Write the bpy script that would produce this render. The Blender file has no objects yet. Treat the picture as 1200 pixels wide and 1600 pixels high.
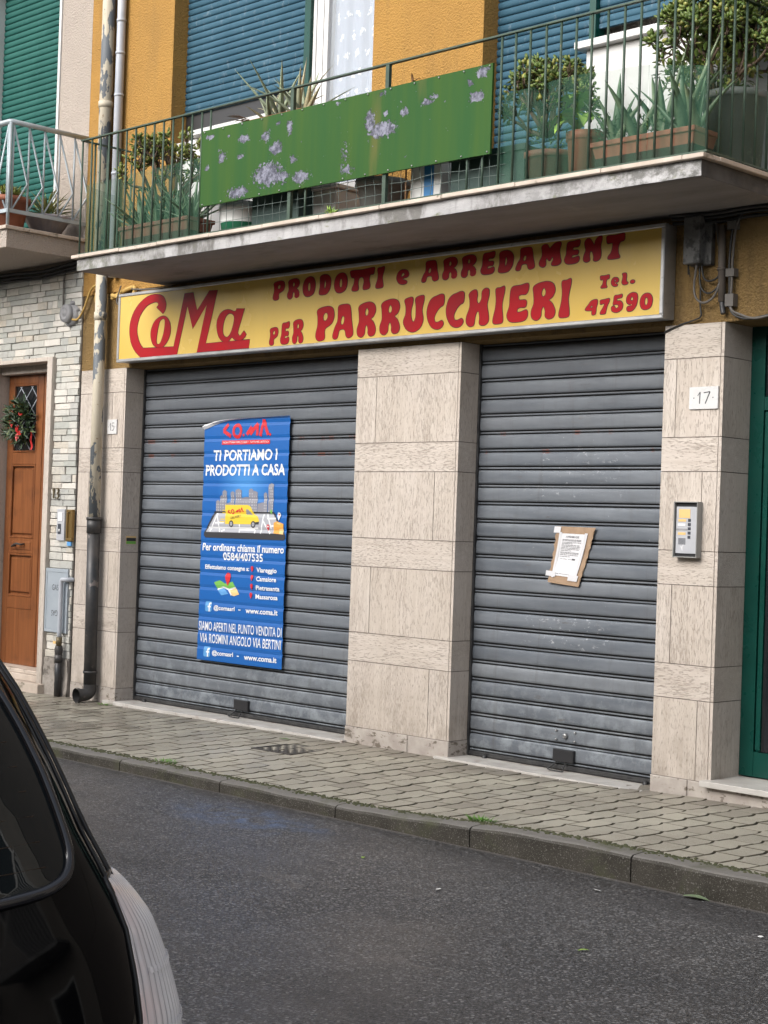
import bpy, bmesh, math, random
from mathutils import Vector, Matrix
R = math.radians
S = bpy.context.scene
COL = S.collection
random.seed(7)

# ------------------------------------------------------------------ camera, sky, sun, exposure
cam = bpy.data.objects.new('camera', bpy.data.cameras.new('camera'))
COL.objects.link(cam)
_yaw, _pitch, _roll = 0.783402, 0.0097687, 0.0338597
_f = Vector((-math.sin(_yaw)*math.cos(_pitch), math.cos(_yaw)*math.cos(_pitch), math.sin(_pitch)))
_r = Vector((math.cos(_yaw), math.sin(_yaw), 0)); _u = _r.cross(_f)
_r2 = math.cos(_roll)*_r + math.sin(_roll)*_u
_u2 = -math.sin(_roll)*_r + math.cos(_roll)*_u
cam.matrix_world = Matrix(((_r2.x, _u2.x, -_f.x, 8.15855), (_r2.y, _u2.y, -_f.y, -7.88272),
                           (_r2.z, _u2.z, -_f.z, 1.505535), (0, 0, 0, 1)))
cam.data.sensor_width = 36; cam.data.lens = 2526.136/1600*36
cam.data.clip_start = .05; cam.data.clip_end = 1500
S.camera = cam
W = bpy.data.worlds.new('World'); S.world = W; W.use_nodes = True
_n = W.node_tree.nodes; _l = W.node_tree.links
sky = _n.new('ShaderNodeTexSky'); sky.sky_type = 'NISHITA'; sky.sun_disc = False
SUN_EL, SUN_AZ = R(33), R(188)          # azimuth: direction the light comes from, clockwise from +y
sky.sun_elevation = SUN_EL; sky.sun_rotation = SUN_AZ
sky.air_density = 1.0; sky.dust_density = 4.0; sky.ozone_density = 1.0
hs = _n.new('ShaderNodeHueSaturation'); hs.inputs['Saturation'].default_value = .4
_l.new(sky.outputs[0], hs.inputs['Color'])
bg = _n['Background']; bg.inputs['Strength'].default_value = .15
_l.new(hs.outputs[0], bg.inputs['Color'])
sl = bpy.data.lights.new('sun', 'SUN'); sl.energy = 1.3; sl.angle = R(45); sl.color = (1, .98, .95)
sun = bpy.data.objects.new('sun', sl); COL.objects.link(sun)
_sd = Vector((math.sin(SUN_AZ)*math.cos(SUN_EL), math.cos(SUN_AZ)*math.cos(SUN_EL), math.sin(SUN_EL)))
sun.rotation_euler = _sd.to_track_quat('Z', 'Y').to_euler()
S.view_settings.view_transform = 'Standard'; S.view_settings.look = 'None'
S.view_settings.gamma = 1; S.view_settings.exposure = 0.76

# ------------------------------------------------------------------ material helper
MAT = {}
class M:
    def __init__(s, name, col=(.5, .5, .5), rough=.6, metal=0, spec=.5):
        s.m = bpy.data.materials.new(name); s.m.use_nodes = True; s.t = s.m.node_tree
        s.b = s.t.nodes['Principled BSDF']; MAT[name] = s.m
        s.b.inputs['Base Color'].default_value = (*col, 1); s.b.inputs['Roughness'].default_value = rough
        s.b.inputs['Metallic'].default_value = metal; s.b.inputs['Specular IOR Level'].default_value = spec
    def N(s, ty, **k):
        n = s.t.nodes.new(ty)
        for a, v in k.items(): setattr(n, a, v)
        return n
    def L(s, a, b): s.t.links.new(a, b)
    def put(s, sock, v):
        if isinstance(v, (int, float)): sock.default_value = v
        elif isinstance(v, tuple): sock.default_value = (*v, 1) if len(v) == 3 and sock.type == 'RGBA' else v
        else: s.L(v, sock)
    def co(s, scale=(1, 1, 1), rot=(0, 0, 0), isl=0):
        c = s.N('ShaderNodeTexCoord').outputs['Object']
        if isl:
            g = s.N('ShaderNodeNewGeometry').outputs['Random Per Island']
            v = s.N('ShaderNodeVectorMath', operation='SCALE'); v.inputs[0].default_value = (isl, isl*.7, isl*1.3); s.L(g, v.inputs['Scale'])
            a = s.N('ShaderNodeVectorMath', operation='ADD'); s.L(c, a.inputs[0]); s.L(v.outputs[0], a.inputs[1]); c = a.outputs[0]
        m = s.N('ShaderNodeMapping'); m.inputs['Scale'].default_value = scale; m.inputs['Rotation'].default_value = rot
        s.L(c, m.inputs['Vector']); return m.outputs[0]
    def isl(s): return s.N('ShaderNodeNewGeometry').outputs['Random Per Island']
    def noise(s, v, sc, d=4, r=.55, dist=0):
        n = s.N('ShaderNodeTexNoise'); s.L(v, n.inputs['Vector'])
        n.inputs['Scale'].default_value = sc; n.inputs['Detail'].default_value = d
        n.inputs['Roughness'].default_value = r; n.inputs['Distortion'].default_value = dist
        return n.outputs['Fac']
    def vor(s, v, sc, feature='F1', out='Distance', rnd=1):
        n = s.N('ShaderNodeTexVoronoi', feature=feature); s.L(v, n.inputs['Vector'])
        n.inputs['Scale'].default_value = sc; n.inputs['Randomness'].default_value = rnd; return n.outputs[out]
    def mr(s, f, a, b, c=0., d=1.):
        n = s.N('ShaderNodeMapRange'); s.L(f, n.inputs[0])
        for i, v in enumerate((a, b, c, d)): n.inputs[1+i].default_value = v
        return n.outputs[0]
    def mix(s, f, a, b, mode='MIX'):
        n = s.N('ShaderNodeMix', data_type='RGBA', blend_type=mode)
        s.put(n.inputs[0], f); s.put(n.inputs[6], a); s.put(n.inputs[7], b); return n.outputs[2]
    def ma(s, op, a, b=0.):
        n = s.N('ShaderNodeMath', operation=op); s.put(n.inputs[0], a); s.put(n.inputs[1], b); n.use_clamp = False
        return n.outputs[0]
    def sep(s, v):
        n = s.N('ShaderNodeSeparateXYZ'); s.L(v, n.inputs[0]); return n.outputs
    def base(s, c): s.put(s.b.inputs['Base Color'], c)
    def rough(s, c): s.put(s.b.inputs['Roughness'], c)
    def bump(s, h, st=.5, dist=.01):
        n = s.N('ShaderNodeBump'); n.inputs['Strength'].default_value = st; n.inputs['Distance'].default_value = dist
        s.L(h, n.inputs['Height'])
        if s.b.inputs['Normal'].is_linked: s.L(s.b.inputs['Normal'].links[0].from_socket, n.inputs['Normal'])
        s.L(n.outputs[0], s.b.inputs['Normal'])

def rough_mat(name, c1, c2, rough=.7, sc=6, bsc=60, bst=.3, bd=.005, metal=0, spot=None, spsc=12, sp=(.58, .66), spec=.4, isl=0, sscale=(1, 1, 1)):
    """two-tone noisy surface with fine bump and optional stains of a third colour"""
    m = M(name, c1, rough, metal, spec)
    v = m.co(isl=isl); c = m.mix(m.mr(m.noise(v, sc, 5), .35, .65), c1, c2)
    if spot: c = m.mix(m.mr(m.noise(m.co(sscale, isl=isl), spsc, 6, .65), *sp), c, spot)
    m.base(c); m.rough(m.mr(m.noise(v, sc*1.7, 3), .3, .7, rough*.8, min(1, rough*1.15)))
    m.bump(m.noise(v, bsc, 4), bst, bd); return m

def travertine(name, vertical):
    m = M(name, (.5, .43, .37), .55, 0, .35)
    st = (40, 40, 2.0) if vertical else (2.0, 40, 40)
    v = m.co(st, isl=37)
    g = m.noise(v, 1.0, 6, .6, .3)
    c = m.mix(m.mr(g, .3, .7), (.575, .52, .465), (.435, .378, .328))
    c = m.mix(m.mr(m.isl(), 0, 1, 0, .35), c, (.455, .39, .325))
    big = m.noise(m.co(isl=11), 2.5, 4)
    c = m.mix(m.mr(big, .45, .75, 0, .55), c, (.57, .51, .465))
    ps = (170, 170, 24) if vertical else (24, 170, 170)
    pv = m.co(ps, isl=23)
    p = m.noise(pv, 1.15, 3, .55); clus = m.noise(m.co((4, 4, 1.5) if vertical else (1.5, 4, 4), isl=5), 1.3, 3)
    p = m.mr(m.ma('ADD', p, m.ma('MULTIPLY', clus, .30)), .70, .79)
    c = m.mix(m.ma('MULTIPLY', p, .5), c, (.25, .20, .165)); m.base(c)
    # damp grime close to the pavement
    z = m.sep(m.N('ShaderNodeTexCoord').outputs['Object'])[2]
    gr = m.ma('MULTIPLY', m.mr(z, .05, .55, 1, 0), m.mr(m.noise(m.co(), 7, 5), .42, .7))
    m.base(m.mix(m.ma('MULTIPLY', gr, .55), c, (.22, .18, .14)))
    m.bump(m.ma('MULTIPLY', p, -1), .6, .004); m.bump(g, .15, .003); return m
travertine('travertine_vertical', True); travertine('travertine_horizontal', False)
m = rough_mat('plinth_stone', (.44, .40, .36), (.33, .29, .26), .6, 9, 50, .2, .004, spot=(.15, .125, .10), spsc=9, sp=(.55, .62), isl=9, sscale=(1.5, 1.5, 3))
rough_mat('marble_step', (.54, .52, .49), (.42, .40, .37), .4, 6, 60, .1, .002, spot=(.30, .25, .22), spsc=7, sp=(.56, .68))
rough_mat('joint_dark', (.19, .16, .14), (.14, .12, .105), .9)
# rendered walls
def plaster(name, c1, c2, dirt, dfac=.6, bst=.9, isl=0):
    m = M(name, c1, .9, 0, .25); v = m.co()
    c = m.mix(m.mr(m.noise(v, 1.3, 6, .6), .35, .68), c1, c2)
    st = m.noise(m.co((6, 6, .7)), 1.2, 6, .65)
    c = m.mix(m.ma('MULTIPLY', m.mr(st, .5, .75), dfac), c, dirt)
    c = m.mix(m.mr(m.noise(v, 26, 3), .68, .74, 0, .35), c, tuple(min(1, x*1.5) for x in c1))
    m.base(c); m.bump(m.noise(v, 62, 3, .7), bst, .03); m.bump(m.noise(v, 9, 4), .3, .015); return m
plaster('ochre_plaster', (.44, .245, .066), (.385, .215, .062), (.27, .16, .06), .6, .9)
plaster('shaded_ochre_plaster', (.31, .20, .078), (.22, .143, .058), (.12, .08, .04), .9, 1)  # the ochre darkened for the shade under the balcony, plus dirt streaks
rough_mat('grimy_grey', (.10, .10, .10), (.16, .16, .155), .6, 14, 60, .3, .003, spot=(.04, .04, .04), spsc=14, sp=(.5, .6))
rough_mat('stained_concrete', (.11, .105, .10), (.06, .057, .055), .9, 6, 40, .4, .006, spot=(.2, .19, .17), spsc=7, sp=(.6, .7))
rough_mat('dark_reflected_wall', (.10, .085, .075), (.075, .065, .06), .7)  # dark tone for the wall that the car reflects
rough_mat('grey_metal', (.33, .33, .315), (.26, .26, .25), .4, 8, 60, .1, .002, .15)
plaster('pale_plaster', (.56, .49, .43), (.52, .45, .395), (.5, .43, .38), .4, 1.2)
# painted metal shutters of the shop
m = M('shutter_metal', (.2, .21, .23), .5, .2, .4)
v = m.co(); c = m.mix(m.mr(m.noise(m.co((1.2, 1, 9)), 1.5, 5), .35, .68), (.105, .12, .142), (.17, .188, .212))
c = m.mix(m.mr(m.noise(m.co((9, 9, 2)), 1.2, 5, .65), .55, .8, 0, .55), c, (.11, .115, .12))
z = m.sep(m.N('ShaderNodeTexCoord').outputs['Object'])[2]
c = m.mix(m.ma('MULTIPLY', m.mr(z, .05, .7, .9, .05), m.mr(m.noise(v, 9, 6, .7), .45, .6)), c, (.27, .30, .325))
c = m.mix(m.mr(m.noise(v, 45, 3), .72, .78, 0, .6), c, (.42, .43, .44))
c = m.mix(m.mr(m.noise(m.co((1, 1, 2.2)), 5, 6, .7), .70, .78, 0, .8), c, (.14, .075, .05))
xx = m.sep(m.N('ShaderNodeTexCoord').outputs['Object'])[0]
def band(sock, a, b, e): return m.ma('MULTIPLY', m.mr(sock, a-e, a+e), m.mr(sock, b-e, b+e, 1, 0))
scf = m.ma('MULTIPLY', m.ma('ADD', band(z, .78, 1.0, .03), band(z, 1.72, 2.06, .04)), band(xx, 1.45, 2.15, .12))
c = m.mix(m.ma('MULTIPLY', scf, m.mr(m.noise(m.co((1, 1, 1.6)), 16, 7, .8), .585, .63, 0, .75)), c, (.50, .51, .53))
c = m.mix(m.ma('MULTIPLY', band(xx, 1.4, 2.0, .2), m.mr(m.noise(m.co((.6, 1, 3)), 7, 6, .7), .63, .70, 0, .7)), c, (.10, .085, .075))
rst = m.ma('MULTIPLY', m.ma('ADD', band(z, 2.135, 2.165, .006), band(z, 2.02, 2.045, .006)), m.mr(m.noise(m.co((1, 1, .2)), 9, 3, .6), .56, .62, 0, .9)); c = m.mix(rst, c, (.20, .05, .02))
il = m.isl(); c = m.mix(m.mr(il, 0, 1, 0, .32), c, (.11, .12, .135)); c = m.mix(m.mr(m.ma('FRACT', m.ma('MULTIPLY', il, 7.7)), .7, 1, 0, .25), c, (.30, .315, .33))
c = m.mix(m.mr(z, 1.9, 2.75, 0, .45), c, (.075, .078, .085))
c = m.mix(m.mr(m.noise(m.co((14, 1, .9)), 1.1, 6, .7), .58, .75, 0, .5), c, (.085, .08, .08))
m.base(c); m.rough(m.mr(m.noise(v, 12, 4), .3, .7, .42, .65)); m.bump(m.noise(v, 30, 4), .12, .004); m.bump(m.noise(m.co((.5, 1, 1.5)), 3, 3), .35, .02)
m = M('shutter_groove', (.022, .021, .021), .7, 0)
rough_mat('black_metal', (.022, .022, .024), (.05, .05, .05), .5, 20, 60, .2)
rough_mat('aluminium', (.50, .50, .50), (.38, .38, .38), .42, 7, 80, .15, .003, .55, spot=(.2, .19, .18), spsc=16, sp=(.62, .72))
rough_mat('steel', (.42, .42, .42), (.33, .33, .33), .35, 12, 60, .1, .002, .8)
# sign
m = M('sign_yellow', (.62, .42, .1), .25, 0, .3); v = m.co()
c = m.mix(m.mr(m.noise(v, .9, 3), .35, .7), (.64, .45, .12), (.57, .38, .085))
c = m.mix(m.mr(m.noise(m.co((3, 3, 1)), 4, 6, .7), .58, .8, 0, .35), c, (.45, .34, .12)); m.base(c)
m.rough(m.mr(m.noise(v, 5, 3), .3, .7, .15, .3))
m = M('sign_red', (.46, .022, .03), .35, 0, .15); c = m.mix(m.mr(m.noise(m.co(), 3, 5), .4, .7), (.37, .010, .016), (.29, .014, .02)); m.base(c)
M('sign_outline', (.045, .008, .01), .4)
M('poster_blue', (.012, .135, .58), .38)
m = M('poster_blue_glow', (.10, .33, .80), .38)
M('ink_white', (.70, .71, .73), .5); M('ink_red', (.55, .02, .03), .5); M('ink_grey', (.22, .22, .26), .5)
M('ink_pale', (.36, .37, .41), .5); M('ink_yellow', (.70, .50, .04), .5); M('ink_dark', (.03, .03, .035), .5)
M('ink_orange', (.70, .33, .06), .5); M('ink_green', (.16, .42, .08), .5); M('ink_lightblue', (.10, .30, .60), .5); M('ink_tan', (.72, .5, .22), .5)
M('ink_text', (.10, .10, .11), .7)
# plaques, notice, small fittings
m = rough_mat('plaque_white', (.62, .62, .62), (.55, .55, .55), .3, 8, 40, .05)
M('engraved', (.06, .06, .065), .6)
rough_mat('cardboard', (.36, .25, .165), (.29, .195, .125), .8, 12, 60, .3, .003)
M('paper', (.66, .66, .68), .6)
m = M('clear_tape', (.62, .62, .64), .25); 
rough_mat('satin_panel', (.50, .51, .54), (.44, .45, .48), .35, 9, 60, .05, .001, .15); M('brass', (.24, .155, .055), .4, .6)
M('bronze', (.13, .105, .06), .5, .4)
rough_mat('gas_box_grey', (.33, .37, .41), (.29, .33, .37), .5, 6, 70, .1, .003, spot=(.22, .22, .22), spsc=9, sp=(.63, .75))
M('label_amber', (.72, .48, .2), .35); M('button_dark', (.05, .055, .07), .45); M('black_plastic', (.018, .018, .02), .45)
rough_mat('grey_plastic', (.30, .30, .31), (.22, .22, .23), .55, 9, 60, .2)
m = M('peeling_pipe', (.6, .54, .42), .6); v = m.co((1, 1, .45))
c = m.mix(m.mr(m.noise(v, 9, 4), .3, .7), (.52, .475, .38), (.42, .37, .28))
pk = m.mr(m.noise(v, 6.5, 5, .62), .515, .53); c = m.mix(pk, c, (.115, .13, .145))
c = m.mix(m.mr(m.noise(m.co(), 22, 4), .66, .7, 0, .8), c, (.23, .16, .1)); m.base(c); m.bump(m.ma('MULTIPLY', pk, -1), .6, .003)
rough_mat('iron_pipe', (.035, .038, .042), (.075, .07, .068), .45, 7, 60, .3, .004, .3, spot=(.16, .14, .13), spsc=9, sp=(.6, .66))
rough_mat('grey_pipe', (.34, .37, .42), (.44, .46, .5), .45, 5, 50, .1)
rough_mat('conduit_brown', (.085, .07, .06), (.13, .11, .09), .6); M('cable_black', (.02, .02, .02), .5); M('cable_grey', (.11, .10, .09), .6); rough_mat('cable_ochre', (.50, .33, .1), (.42, .27, .08), .7)
# balcony
m = M('balcony_concrete', (.5, .5, .5), .85, 0, .3); v = m.co()
c = m.mix(m.mr(m.noise(v, 2.5, 6, .65), .35, .68), (.45, .445, .45), (.32, .315, .32))
c = m.mix(m.mr(m.noise(m.co((1, 1, .5)), 3.2, 7, .7), .49, .60, 0, .85), c, (.12, .115, .105))
c = m.mix(m.mr(m.noise(m.co((1.3, 1, 2)), 4.5, 6, .7), .58, .66, 0, .7), c, (.13, .14, .06))
xb = m.sep(m.N('ShaderNodeTexCoord').outputs['Object'])[0]
c = m.mix(m.ma('MULTIPLY', m.mr(xb, 1.6, 3.1), m.mr(m.noise(m.co((1, 1, 1.4)), 11, 7, .75), .44, .58, 0, .85)), c, (.115, .115, .105))
c = m.mix(m.ma('MULTIPLY', m.mr(xb, -1.0, -2.1), m.mr(m.noise(m.co((1, 1, 1.2)), 6, 7, .75), .46, .58, 0, .85)), c, (.13, .135, .10))
c = m.mix(m.mr(m.noise(m.co((9, 1, 1.1)), 1.6, 5, .7), .57, .70, 0, .6), c, (.14, .135, .125))
m.base(c); m.bump(m.noise(v, 40, 6, .7), .5, .008)
m = M('soffit_concrete', (.3, .28, .27), .9); v = m.co()  # base colour lowered to deepen the shade under the balcony
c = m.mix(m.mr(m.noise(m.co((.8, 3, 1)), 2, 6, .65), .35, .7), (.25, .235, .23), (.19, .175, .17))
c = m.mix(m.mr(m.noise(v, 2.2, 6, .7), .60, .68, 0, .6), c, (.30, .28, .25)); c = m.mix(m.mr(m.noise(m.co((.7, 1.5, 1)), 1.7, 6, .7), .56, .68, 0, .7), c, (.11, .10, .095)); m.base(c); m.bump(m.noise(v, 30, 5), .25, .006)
rough_mat('coping_stone', (.55, .47, .40), (.44, .37, .31), .7, 6, 60, .3, .005, spot=(.16, .14, .1), spsc=8, sp=(.6, .68))
m = rough_mat('rail_green', (.035, .062, .045), (.055, .085, .06), .55, 15, 70, .3, .003, .1, spot=(.20, .13, .07), spsc=26, sp=(.66, .72))
rough_mat('rail_grey', (.40, .45, .48), (.33, .38, .41), .45, 9, 60, .15, .002, .1)
m = M('flaking_green', (.06, .22, .03), .7, 0, .2); v = m.co((1, 1, 1))
st = m.noise(m.co((7, 1, .5)), 1.3, 5, .6)
c = m.mix(m.mr(st, .35, .7), (.020, .076, .018), (.036, .088, .014)); c = m.mix(m.mr(m.noise(m.co((2, 1, .3)), 2, 5), .62, .75, 0, .35), c, (.19, .13, .04))
xz = m.sep(m.N('ShaderNodeTexCoord').outputs['Object'])
a = m.N('ShaderNodeAttribute', attribute_name='flake').outputs['Fac']; b = m.noise(v, 34, 7, .72)
pk = m.ma('MULTIPLY', m.mr(m.ma('ADD', m.ma('MULTIPLY', a, 1.15), m.ma('MULTIPLY', b, 2.1)), 1.48, 1.53), m.mr(a, .06, .12))
pk = m.ma('MAXIMUM', pk, m.ma('MULTIPLY', m.mr(m.noise(v, 30, 3, .6), .715, .73), .8))
dens = m.noise(v, 24, 7, .75); bare = m.mix(m.mr(dens, .43, .60), (.065, .067, .09), (.225, .23, .29))
c = m.mix(pk, c, bare); m.base(c); m.bump(m.ma('MULTIPLY', pk, -1), .7, .003)
m = M('green_net', (.04, .14, .085), .7); m.b.inputs['Alpha'].default_value = .27
M('wire', (.10, .13, .12), .5, .5)
# windows, doors
def slat_paint(name, c1, c2, dirt):
    m = M(name, c1, .65, 0, .25); v = m.co()
    c = m.mix(m.mr(m.noise(v, 3, 4), .35, .65), c1, c2)
    c = m.mix(m.mr(m.noise(m.co((3, 3, 1.4)), 8, 5, .7), .58, .72, 0, .6), c, dirt); m.base(c); m.bump(m.noise(v, 40, 3), .1, .003); return m
slat_paint('blue_slats', (.026, .080, .122), (.037, .10, .148), (.17, .23, .28))
slat_paint('teal_slats', (.010, .08, .068), (.016, .098, .082), (.04, .14, .14))
rough_mat('green_paint', (.003, .052, .04), (.002, .042, .032), .3, 4, 40, .08)
rough_mat('white_paint', (.60, .60, .60), (.52, .52, .51), .4, 5, 50, .1, spot=(.4, .38, .33), spsc=8, sp=(.62, .75))
M('dark_glass', (.012, .014, .016), .04, 0, .6)
M('lace', (.72, .75, .8), .9)
m = M('curtain', (.25, .29, .36), .9)
m = M('varnished_wood', (.33, .13, .04), .35); v = m.co((30, 30, 1.6))
c = m.mix(m.mr(m.noise(v, 1, 6, .6, .4), .3, .7), (.25, .092, .032), (.145, .046, .014))
c = m.mix(m.mr(m.noise(m.co(), 4, 5), .55, .72, 0, .7), c, (.10, .035, .014)); m.base(c); m.bump(m.noise(v, 2, 4), .2, .003)
# stone facing of the left house
m = M('split_stone', (.5, .48, .45), .75, 0, .35); r = m.isl(); v = m.co(isl=19)
c = m.mix(m.mr(r, 0, 1), (.37, .38, .35), (.62, .59, .54))
r2 = m.ma('FRACT', m.ma('MULTIPLY', r, 17.3)); c = m.mix(m.mr(r2, .70, .82, 0, .8), c, (.36, .365, .345)); c = m.mix(m.mr(r2, .25, .0, 0, .6), c, (.45, .385, .30))
c = m.mix(m.mr(m.noise(v, 9, 6, .7, 1), .5, .7, 0, .6), c, (.30, .285, .27)); m.base(c)
m.bump(m.noise(v, 14, 6, .65, .6), .7, .012)
rough_mat('rough_base', (.33, .30, .27), (.25, .225, .20), .8, 5, 22, .9, .02, spot=(.12, .105, .09), spsc=6, sp=(.54, .6))
# ground
m = M('paver', (.34, .32, .26), .8, 0, .3); v = m.co(); r = m.isl()
c = m.mix(m.mr(r, 0, 1), (.305, .285, .232), (.405, .378, .308))
c = m.mix(m.mr(m.noise(v, 1.1, 5), .42, .68, 0, .65), c, (.225, .20, .165))
c = m.mix(m.mr(m.noise(v, 210, 2, .5), .58, .66, 0, .7), c, (.52, .50, .44)); c = m.mix(m.mr(m.noise(v, 260, 2, .5), .35, .28, 0, .6), c, (.14, .13, .10))
c = m.mix(m.mr(m.ma('FRACT', m.ma('MULTIPLY', r, 9.3)), .84, .92, 0, .45), c, (.19, .17, .14)); c = m.mix(m.mr(m.noise(v, 5, 6, .7), .60, .70, 0, .5), c, (.15, .14, .10))
# damp strip along the foot of the wall
y = m.sep(m.N('ShaderNodeTexCoord').outputs['Object'])[1]
wet = m.mr(m.ma('ADD', y, m.ma('MULTIPLY', m.noise(v, 2.2, 5), .5)), -.05, .22); c = m.mix(m.ma('MULTIPLY', wet, .55), c, (.115, .095, .08))
xw = m.sep(m.N('ShaderNodeTexCoord').outputs['Object'])[0]
pud = m.ma('MULTIPLY', m.mr(xw, -.2, -1.6), m.mr(m.noise(m.co((1, 1.6, 1)), 1.5, 5, .6), .42, .56))
c = m.mix(m.ma('MULTIPLY', pud, .5), c, (.12, .105, .085))
m.base(c); m.rough(m.ma('SUBTRACT', m.mr(m.noise(v, 1.6, 4), .4, .65, .42, .75), m.ma('MULTIPLY', pud, .28))); m.bump(m.noise(v, 200, 2), .4, .003)
rough_mat('paver_joint', (.070, .065, .045), (.105, .09, .065), .95, 4, 60, .5, .006)
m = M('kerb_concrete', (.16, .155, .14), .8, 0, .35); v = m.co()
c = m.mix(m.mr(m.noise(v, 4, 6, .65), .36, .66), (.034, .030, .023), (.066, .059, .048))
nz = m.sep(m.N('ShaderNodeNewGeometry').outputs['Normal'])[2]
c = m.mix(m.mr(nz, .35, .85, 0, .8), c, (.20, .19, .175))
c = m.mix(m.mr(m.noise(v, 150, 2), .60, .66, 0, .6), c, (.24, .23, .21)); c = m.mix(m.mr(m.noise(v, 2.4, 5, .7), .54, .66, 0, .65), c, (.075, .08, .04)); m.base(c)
m.bump(m.noise(v, 110, 3), .6, .006)
m = M('asphalt', (.06, .06, .06), .55, 0, .5); v = m.co()
g = m.noise(v, 140, 3, .6); sp = m.vor(v, 112, 'F1', 'Color'); spb = m.sep(sp)[0]
c = m.mix(m.mr(g, .35, .68), (.029, .0287, .0305), (.086, .085, .088))
c = m.mix(m.mr(spb, .72, .9, 0, .85), c, (.20, .20, .205)); c = m.mix(m.mr(spb, .2, .08, 0, .7), c, (.015, .015, .015))
c = m.mix(m.mr(m.noise(v, .9, 5, .6), .45, .68, 0, .4), c, (.085, .08, .078))
pat = m.ma('MULTIPLY', m.mr(m.noise(m.co((1, 2.2, 1)), 1.6, 7, .7), .60, .70), .42); c = m.mix(pat, c, (.17, .155, .14))
y = m.sep(m.N('ShaderNodeTexCoord').outputs['Object'])[1]
c = m.mix(m.mr(y, -2.05, -1.72, 0, .35), c, (.04, .037, .034)); c = m.mix(m.mr(y, -1.735, -1.712, 0, .6), c, (.20, .18, .16))
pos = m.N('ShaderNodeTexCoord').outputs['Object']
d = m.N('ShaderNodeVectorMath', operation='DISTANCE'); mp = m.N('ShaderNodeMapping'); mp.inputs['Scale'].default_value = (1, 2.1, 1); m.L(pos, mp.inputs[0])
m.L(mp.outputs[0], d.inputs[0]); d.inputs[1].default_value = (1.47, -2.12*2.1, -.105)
sp2 = m.sep(m.vor(v, 58, 'F1', 'Color')); dd_ = m.vor(v, 58); c = m.mix(m.ma('MULTIPLY', m.mr(sp2[1], .80, .84), m.mr(dd_, .42, .30)), c, (.25, .245, .24))
c = m.mix(m.ma('MULTIPLY', m.mr(sp2[0], .84, .88), m.mr(dd_, .42, .30)), c, (.012, .012, .013))
c = m.mix(m.mr(m.noise(m.co((.5, 1.3, 1)), 1.0, 4, .55), .52, .66, 0, .45), c, (.030, .029, .031))
ck = m.vor(m.co((.35, .5, 1)), .9, 'DISTANCE_TO_EDGE'); ckn = m.noise(v, 6, 4); c = m.mix(m.ma('MULTIPLY', m.mr(m.ma('ADD', ck, m.ma('MULTIPLY', ckn, .03)), .021, .017), .0), c, (.012, .012, .012))
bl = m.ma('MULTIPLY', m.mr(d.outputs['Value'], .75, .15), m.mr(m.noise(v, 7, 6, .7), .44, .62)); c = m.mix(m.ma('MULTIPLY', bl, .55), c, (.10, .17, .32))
m.base(c); m.rough(m.mr(m.noise(v, 1.2, 4), .4, .65, .32, .55)); m.bump(g, .8, .006); m.bump(m.vor(v, 95), .5, .004)
M('earth', (.1, .09, .07), .9)
rough_mat('iron_cover', (.05, .047, .044), (.085, .078, .07), .7, 9, 60, .3, .004, .1)
# plants, pots
def leafm(name, c1, c2, c3=None, rough=.45):
    m = M(name, c1, rough, 0, .4); c = m.mix(m.isl(), c1, c2)
    if c3: c = m.mix(m.mr(m.ma('FRACT', m.ma('MULTIPLY', m.isl(), 13.7)), .8, .88), c, c3)
    c = m.mix(m.mr(m.noise(m.co(), 25, 3), .4, .7, 0, .4), c, tuple(x*.6 for x in c1)); m.base(c)
    m.b.inputs['Subsurface Weight'].default_value = 0; return m
leafm('jade_leaf', (.085, .14, .03), (.165, .22, .055), (.30, .30, .08), .35)
leafm('jade_yellow', (.13, .17, .03), (.19, .23, .05), (.28, .24, .05), .35)
leafm('aloe_leaf', (.10, .17, .10), (.16, .24, .14), (.20, .26, .15)); leafm('pale_aloe', (.27, .32, .22), (.34, .39, .26), (.38, .33, .2))
leafm('bright_leaf', (.22, .38, .06), (.30, .45, .09)); leafm('green_leaf', (.05, .12, .03), (.09, .17, .05), (.12, .2, .05))
leafm('spider_leaf', (.20, .25, .08), (.36, .38, .16), (.42, .34, .14)); leafm('dry_leaf', (.30, .17, .08), (.20, .11, .05))
leafm('wreath_leaf', (.018, .04, .018), (.03, .06, .022), (.12, .15, .05)); leafm('red_petal', (.42, .02, .025), (.50, .03, .02)); leafm('grass_blade', (.09, .24, .03), (.16, .33, .05))
rough_mat('bark', (.13, .09, .06), (.08, .055, .04), .8, 12, 50, .4)
rough_mat('terracotta', (.29, .105, .06), (.23, .085, .05), .7, 6, 50, .15, spot=(.24, .1, .06), spsc=8, sp=(.6, .7))
rough_mat('brown_pot', (.19, .085, .055), (.14, .065, .045), .7, 6, 50, .15); rough_mat('grey_bowl', (.36, .34, .35), (.27, .25, .27), .6, 8, 50, .2)
rough_mat('grey_bin', (.20, .215, .205), (.16, .175, .165), .6, 5, 50, .15, spot=(.3, .3, .28), spsc=6, sp=(.6, .7))
rough_mat('white_plastic', (.68, .69, .68), (.6, .61, .6), .4, 6, 40, .05); M('bucket_green', (.015, .17, .09), .4); M('label_blue', (.03, .18, .42), .4)
rough_mat('dark_crate', (.02, .045, .04), (.03, .06, .05), .5); M('soil', (.03, .022, .016), .95); M('litter', (.75, .75, .73), .6)
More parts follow.
